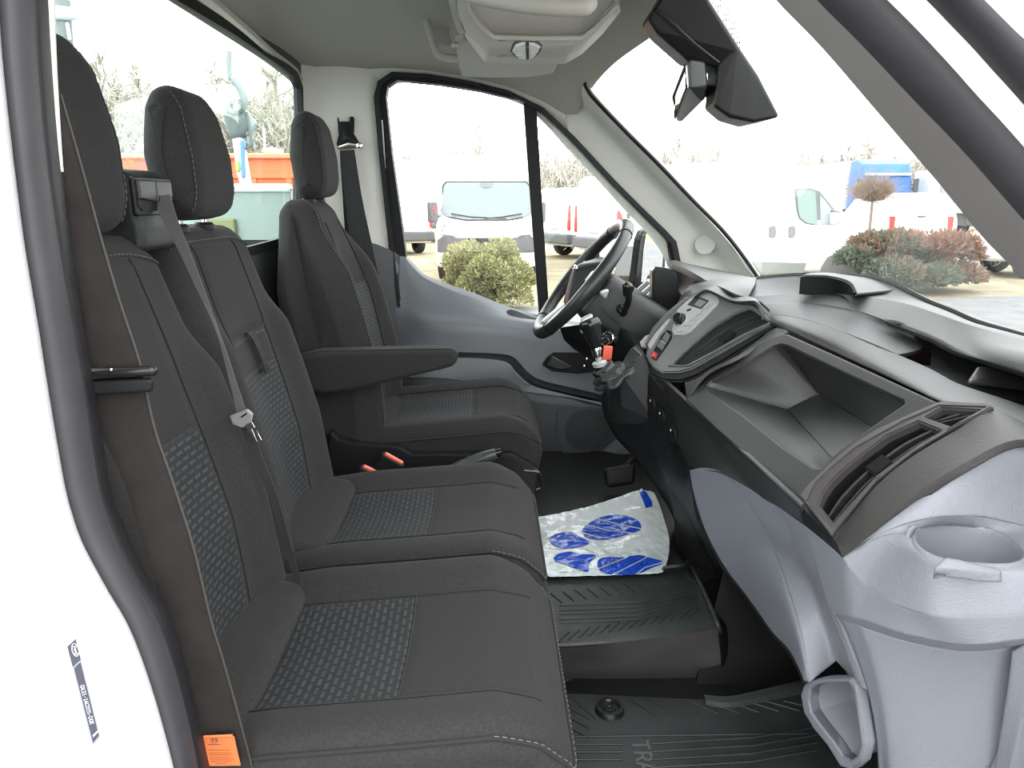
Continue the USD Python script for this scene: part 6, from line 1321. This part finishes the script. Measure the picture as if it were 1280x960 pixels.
# behind the rear window: white-green flat bed side, orange skip, loader crane
bed = thing('load_bed_side', 'pale grey green load bed side board seen through the rear window below the orange container', 'side board')
bed_m = M('bed_grey', (.30, .36, .34), .45)
obj('board', slab(sg.box(-4.2, .95, -.655, 1.655), np.array([0, 1.06, 0.]), np.array([1., 0, 0]), np.array([0, 0, 1.]), np.array([0, -1., 0]), 0, .03, .004), bed_m, bed)
obj('top_rail', rbox((-4.2, 1.02, 1.645), (-.655, 1.07, 1.672), .006), M('bed_rail', (.62, .65, .64), .4), bed)
for x in (-1.45, -2.3, -3.2): obj('stake', rbox((x, 1.015, .95), (x + .05, 1.035, 1.65), .005), bed_m, bed)
obj('yellow_latch', rbox((-.93, 1.012, 1.42), (-.84, 1.034, 1.56), .006), M('latch', (.24, .25, .11), .5), bed)
struct('load_bed_floor', zslab([(-4.2, -.9), (-.72, -.9), (-.72, 1.05), (-4.2, 1.05)], .88, .94), bed_m, 'flat load bed floor behind the cab')
sk_ = thing('orange_container', 'long orange steel container with pressed ribs behind the rear window', 'container')
orange = M('orange_steel', (.72, .17, .06), .5)
Yo = 10.0
oA, oB = PX(140, 232, -8), P(372, 232, Yo)
x0, x1 = -7.6, P(378, 200, Yo)[0]; zt_ = P(250, 191.5, Yo)[2]
obj('shell', slab(sg.box(x0, .25, x1, zt_ - .06), np.array([0, Yo + 2.2, 0.]), np.array([1., 0, 0]), np.array([0, 0, 1.]), np.array([0, -1., 0]), 0, 2.2, .01), orange, sk_)
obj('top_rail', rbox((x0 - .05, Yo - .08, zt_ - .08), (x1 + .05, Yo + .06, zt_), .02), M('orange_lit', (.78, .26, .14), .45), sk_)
zr = P(300, 219, Yo)[2]
obj('waist_rail', rbox((x0, Yo - .06, zr - .05), (x1, Yo + .02, zr + .02), .015), orange, sk_)
obj('lower_rail', rbox((x0, Yo - .06, zr - .24), (x1, Yo + .02, zr - .18), .015), orange, sk_)
for k in range(9):
    x = x0 + (x1 - x0) * (k + .5) / 9; obj('rib', rbox((x, Yo - .05, .3), (x + .10, Yo + .02, zr), .02), orange, sk_)
for x in (x0 + .6, x1 - .6):
    obj('runner', rbox((x - .1, Yo + .1, .0), (x + .1, Yo + 2.1, .26), .02), dark_far, sk_)
rail = thing('white_roof_rack', 'small white light bar lying on top of the orange container', 'light bar', (0, 0, 0))
obj('bar', hull([(P(352, 189.5, Yo + .3), .03), (P(330, 188.5, Yo + .3), .03), (P(340, 187, Yo + .3), .04)], 10), white_far, rail); obj('mast', tube([P(331, 190, Yo + .3), P(330.5, 175, Yo + .3), P(330, 160, Yo + .3)], .02, 8), white_far, rail)
rk = thing('white_roof_tray', 'small white ladder frame standing on the orange container left of the middle headrest', 'frame')
obj('tray', hull([(P(173, 184, Yo + .3), .05), (P(196, 185, Yo + .3), .05)], 10), white_far, rk); obj('leg', tube([P(184, 186, Yo + .3), P(184, 193, Yo + .3)], .04, 8), dark_far, rk)
# crane
cr = thing('loader_crane', 'grey hydraulic crane grab hanging on a jib behind the rear window', 'crane')
Yc = 5.2; cg = M('crane_grey', (.12, .145, .14), .5); cl_ = M('crane_light', (.26, .29, .29), .5)
obj('post', hull([(P(297, 168, Yc), .05), (P(303, 215, Yc), .05), (P(308, 232, Yc), .05)], 12), M('crane_post', (.62, .68, .72), .4), cr, 50)
obj('post_edge', hull([(P(303, 178, Yc - .06), .018), (P(304.5, 220, Yc - .06), .018)], 8), M('crane_blue', (.12, .25, .55), .5), cr)
_pf = P(302, 240, Yc)
obj('post_foot', hull([(_pf, .06), (_pf * [1, 1, 0] + [0, 0, .02], .08)], 10), M('crane_foot', (.5, .5, .5), .5), cr)
obj('post_mark', hull([(P(297, 204, Yc - .05), .022), (P(297.5, 212, Yc - .05), .022)], 8), M('crane_green', (.45, .55, .15), .5), cr)
obj('head', hull([(P(289, 142, Yc), .07), (P(303, 150, Yc), .08), (P(296, 166, Yc), .07), (P(308, 160, Yc), .06)], 14), cg, cr, 50)
obj('jaw', hull([(P(300, 135, Yc), .03), (P(317, 154, Yc), .03), (P(310, 164, Yc), .05), (P(303, 150, Yc), .06)], 12), cl_, cr, 50)
obj('rotator', lathe([(.02, -.06), (.055, -.06), (.075, -.03), (.075, .03), (.055, .06), (.02, .06)], P(294, 134, Yc - .05), (0, 1, 0), 22), cg, cr)
obj('rotator_eye', lathe([(.0001, .01), (.03, .01), (.034, 0)], P(296, 134, Yc - .12), (0, -1, 0), 18), cl_, cr)
obj('jib', tube(spl([P(303, 136, Yc), P(305, 124, Yc), P(300, 110, Yc), P(292, 100, Yc), P(288, 96, Yc), P(286, 80, Yc), P(286.5, 64, Yc)], 5), [.035] * 16 + [.022] * 15, 8), cl_, cr, 50)
obj('hose', tube(spl([P(308, 140, Yc - .05), P(313, 168, Yc - .05), P(315, 180, Yc - .05), P(306, 186, Yc - .05)], 6), .012, 6), cg, cr)
obj('hook', hull([(P(312, 172, Yc), .03), (P(313, 180, Yc), .035)], 10), cl_, cr)
mst = thing('steel_mast', 'grey steel mast and bracket at the upper left of the rear window', 'mast')
Ys = 2.2
obj('post', hull([(P(80, 2, Ys), .028), (P(88, 120, Ys), .028), (P(74, 2, Ys), .02), (P(78, 120, Ys), .02)], 8), M('mast_g', (.17, .19, .20), .5), mst)
obj('slot', hull([(P(84, 30, Ys - .035), .008), (P(87, 48, Ys - .035), .008)], 8), white_far, mst)
obj('cross_plate', hull([(P(66, 12, Ys - .03), .02), (P(92, 15, Ys - .03), .02), (P(92, 21, Ys - .03), .015), (P(66, 20, Ys - .03), .015)], 8), M('mast_pale', (.55, .58, .58), .5), mst)
# ---- plants
def leaf_cloud(n, sampler, size, seed, elong=2.2, thin=.25):
    """n small leaf or twig blades; sampler(rng, n) -> (points, directions)"""
    r = np.random.default_rng(seed); p, d = sampler(r, n); d = d / np.linalg.norm(d, axis=1, keepdims=True)
    n = len(p); a = np.cross(d, r.normal(size=(n, 3))); a /= np.linalg.norm(a, axis=1, keepdims=True)
    L = size * r.uniform(.6, 1.4, (n, 1)); w = L / elong
    q = np.stack([p, p + d * L * .5 + a * w * .5, p + d * L, p + d * L * .5 - a * w * .5], 1).reshape(-1, 3)
    b = np.arange(n) * 4; f = np.concatenate([np.stack([b, b + 1, b + 2], 1), np.stack([b, b + 2, b + 3], 1)])
    return q, f
def leaf_mat(name, c1, c2, scale=6):
    n = {'g': ('geometry', {}), 'mx': ('mix', {'color1': c1, 'color2': c2}), 'd': ('diffuse_bsdf', {}), 't': ('translucent_bsdf', {}), 'm': ('mix_closure', {'fac': .3})}
    return usdkit.material(stage, '/World/Looks/' + name, n, [('g.random_per_island', 'mx.fac'), ('mx.color', 'd.color'), ('mx.color', 't.color'), ('d.BSDF', 'm.closure1'), ('t.BSDF', 'm.closure2')], surface='m.closure')
def bush(name, label, c, rx, ry, h, mats, n, size, seed, lobes=16, stemcol=(.12, .08, .05), tips=False):
    t = thing(name, label, 'bush', (c[0], c[1], 0)); r = np.random.default_rng(seed)
    lob = [(np.array([math.cos(a) * rx * rr, math.sin(a) * ry * rr, h * hh]), s) for a, rr, hh, s in zip(r.uniform(0, 6.28, lobes), r.uniform(.10, .74, lobes), r.uniform(.10, .76, lobes), r.uniform(.24, .36, lobes))]
    for k, m in enumerate(mats):
        def samp(r2, n2):
            i = r2.integers(0, len(lob), n2); d = r2.normal(size=(n2, 3)); d[:, 2] = np.abs(d[:, 2]) * .8 + .05 * d[:, 2]; d /= np.linalg.norm(d, axis=1, keepdims=True)
            cc_ = np.array([s[0] for s in lob])[i]; ra = np.array([s[1] for s in lob])[i][:, None] * np.array([rx, ry, h])
            rad = r2.uniform(.35, 1.08, (n2, 1)) ** .5
            p = cc_ + d * ra * rad
            if tips:                                             # the rusty shoots are the upper ones on one side
                w = p[:, 0] / rx * .55 + p[:, 2] / h * 1.1 + r2.normal(size=n2) * .22 + .25 * np.sin(p[:, 0] * 5 + p[:, 2] * 7); order = np.argsort(w); third = n2 // 3
                keep = order[-third:] if k == 1 else (order[:third] if k == 0 else order[third // 2: third // 2 + 2 * third])
                p, d = p[keep], d[keep]
            p[:, 2] = np.maximum(p[:, 2], .02); return p, d + r2.normal(size=p.shape) * .45 + [0, 0, .2]
        o = obj('foliage', leaf_cloud((3 if tips else 1) * n // len(mats), samp, size, seed + k), m, t, False); tag(o, kind='stuff')
    ms = [tube([(0, 0, 0), tuple(l[0] * .5 + [0, 0, .1]), tuple(l[0])], [.022, .014, .006], 5) for l in lob]
    obj('stems', cat_(ms), M(name + '_stem', stemcol, .9), t)
    return t
yb = P(609, 385, 9.6)
bush('yellow_green_bush', 'yellow green conifer bush outside the driver window in front of the white van', yb, .75, .70, 1.0,
     [leaf_mat('leaf_y1', (.30, .295, .13), (.44, .42, .23)), leaf_mat('leaf_y2', (.19, .20, .09), (.33, .33, .16)), leaf_mat('leaf_y3', (.40, .385, .21), (.50, .47, .30))], 44000, .055, 3, 40)
rb = P(1122, 378, 11.6)
bush('reddish_green_bush', 'wide spreading grey green bush with rusty red tips beyond the windscreen', rb, 1.50, 1.0, 1.02,
     [leaf_mat('leaf_r1', (.18, .21, .16), (.29, .30, .23)), leaf_mat('leaf_r2', (.36, .20, .145), (.47, .31, .23)), leaf_mat('leaf_r3', (.19, .20, .14), (.38, .25, .17))], 54000, .085, 11, 46, tips=True)
# round headed tree
rt2 = thing('round_headed_tree', 'small bare standard tree with a dense round twiggy head before the blue lorry', 'tree', P(1081, 330, 15.0) * [1, 1, 0])
twm = M('twig', (.30, .22, .16), .9)
def twig_tree(parent, h0, crown_c, crown_r, n, seed, r0=.04, mat=twm, seg=4, thin=.006):
    r = np.random.default_rng(seed); ms = [tube([(0, 0, 0), (0.02, 0, h0 * .5), (0, 0, h0)], [r0, r0 * .85, r0 * .7], 8)]
    obj('trunk', cat_(ms), mat, parent)
    tw = []
    for i in range(n):
        d = r.normal(size=3); d[2] = abs(d[2]) * .7 + .1; d /= np.linalg.norm(d); e = np.array([0, 0, h0]) + (np.asarray(crown_c) - [0, 0, h0]) + d * crown_r * r.uniform(.7, 1.0)
        s = np.array([0, 0, h0 - .02]); m_ = s * .5 + e * .5 + r.normal(size=3) * .06
        tw.append(tube([s, m_, e], [thin * 1.6, thin, thin * .5], 3, caps=False))
        for k in range(3):
            q = m_ * (1 - k / 4) + e * (k / 4); tw.append(tube([q, q + (d + r.normal(size=3) * .7) * np.mean(crown_r) * .35], [thin * .7, thin * .3], 3, caps=False))
    tag(obj('twigs', cat_(tw), mat, parent), kind='stuff')
twig_tree(rt2, 1.62, (0, 0, 1.72), np.array([.52, .52, .50]), 330, 5)
# bare trees and the hazy wood along the horizon
def bare_tree(name, label, loc, h, seed, col=(.36, .32, .27), spread=.5, twk=1.0):
    t = thing(name, label, 'tree', loc); r = np.random.default_rng(seed); m = M('bark_' + str(seed), col, .9)
    tr_, tw = [], []
    def grow(p, d, L, rad, lev):
        q1 = p + d * L * .5 + r.normal(size=3) * L * .05; q2 = p + d * L + r.normal(size=3) * L * .07
        (tr_ if lev < 2 else tw).append(tube([p, q1, q2], [rad, rad * .8, rad * .6], 5 if lev < 2 else 3, caps=False))
        if lev >= 5: return
        for k in range(3 if lev else 4):
            dd = d + r.normal(size=3) * spread; dd[2] = dd[2] * .8 + .25; dd /= np.linalg.norm(dd)
            s = p + (q2 - p) * r.uniform(.45, 1); grow(s, dd, L * r.uniform(.55, .75), rad * .55, lev + 1)
    grow(np.zeros(3), np.array([0, 0, 1.0]), h * .36, h * .02, 0)
    obj('trunk', cat_(tr_), m, t); tag(obj('twigs', cat_(tw), m, t), kind='stuff')
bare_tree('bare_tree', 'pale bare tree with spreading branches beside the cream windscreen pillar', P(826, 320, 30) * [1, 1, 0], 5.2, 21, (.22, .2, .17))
wood_m = [M('wood_a', (.40, .37, .32), .95), M('wood_b', (.36, .345, .29), .95), M('wood_c', (.46, .42, .375), .95)]  # pale tones: the distance haze is put into the branch colour
def woodland(name, label, a, b_, n, h, seed):
    t = thing(name, label, 'trees'); r = np.random.default_rng(seed); parts = [[], [], []]
    for i in range(n):
        s = (i + r.uniform(0, 1)) / n; p = np.asarray(a) * (1 - s) + np.asarray(b_) * s + [r.normal() * 1.5, r.normal() * 3, 0]; p[2] = 0
        H = h * r.uniform(.6, 1.1) * (0.85 + .3 * math.sin(s * 14 + seed)); top = p + [r.normal() * .4, 0, H]; w = parts[i % 3]
        w.append(tube([p, (p + top) / 2 + r.normal(size=3) * .2, top], [.14, .09, .02], 3, caps=False))
        for k in range(26):
            f = r.uniform(.12, .98); q = p + (top - p) * f; L = H * .30 * (1.15 - f); d = r.normal(size=3); d[2] = abs(d[2]) * .8 + .4; d /= np.linalg.norm(d)
            e = q + d * L; w.append(tube([q, e], [.07, .035], 3, caps=False))
            for j in range(4):
                q2 = q + (e - q) * r.uniform(.3, 1); d2 = d + r.normal(size=3) * .6; w.append(tube([q2, q2 + d2 * L * .5], [.045, .02], 3, caps=False))
    def fine(r2, m2):
        s2 = r2.uniform(0, 1, (m2, 1)); q = np.asarray(a) * (1 - s2) + np.asarray(b_) * s2 + r2.normal(size=(m2, 3)) * [1.5, 3, 0]; hh = h * (.55 + .45 * meshkit.noise(np.c_[s2[:, 0] * n * .45, s2[:, 0] * 0, s2[:, 0] * 0], seed))
        q[:, 2] = hh * r2.uniform(0, 1, m2) ** .8; return q, r2.normal(size=(m2, 3)) * [.6, .6, .5] + [0, 0, .9]
    tag(obj('fine_twigs', leaf_cloud(n * 260, fine, .75, seed + 50, 12), wood_m[2], t, False), kind='stuff')
    for k in range(3): tag(obj('bare_branches', cat_(parts[k]), wood_m[k], t), kind='stuff')
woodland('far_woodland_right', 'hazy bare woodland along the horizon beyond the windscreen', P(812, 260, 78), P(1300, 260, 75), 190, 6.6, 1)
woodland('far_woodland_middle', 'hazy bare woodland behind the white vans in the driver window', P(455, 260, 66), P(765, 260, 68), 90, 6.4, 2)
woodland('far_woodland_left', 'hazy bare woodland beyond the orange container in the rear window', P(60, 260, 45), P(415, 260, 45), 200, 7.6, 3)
lat = thing('lattice_mast', 'faint distant red and white lattice mast above the blue lorry', 'mast', P(1087, 255, 120) * [1, 1, 0])
zt_ = P(1087, 152, 120)[2]
ms = [[], []]
for k in range(12):
    z0, z1 = zt_ * k / 12, zt_ * (k + 1) / 12; w0, w1 = 1.5 - k * .09, 1.5 - (k + 1) * .09
    for sx, sy in ((-1, -1), (1, -1), (1, 1), (-1, 1)):
        ms[k % 2].append(tube([(sx * w0, sy * w0, z0), (sx * w1, sy * w1, z1)], .09, 4)); ms[k % 2].append(tube([(sx * w0, sy * w0, z0), (-sx * w1 if sy < 0 else sx * w1, -sy * w1 if sy > 0 and sx > 0 else sy * w1, z1)], .05, 3))
obj('red_sections', cat_(ms[0]), M('mast_red', (.62, .42, .38), .7), lat); obj('white_sections', cat_(ms[1]), M('mast_white', (.75, .74, .72), .7), lat)
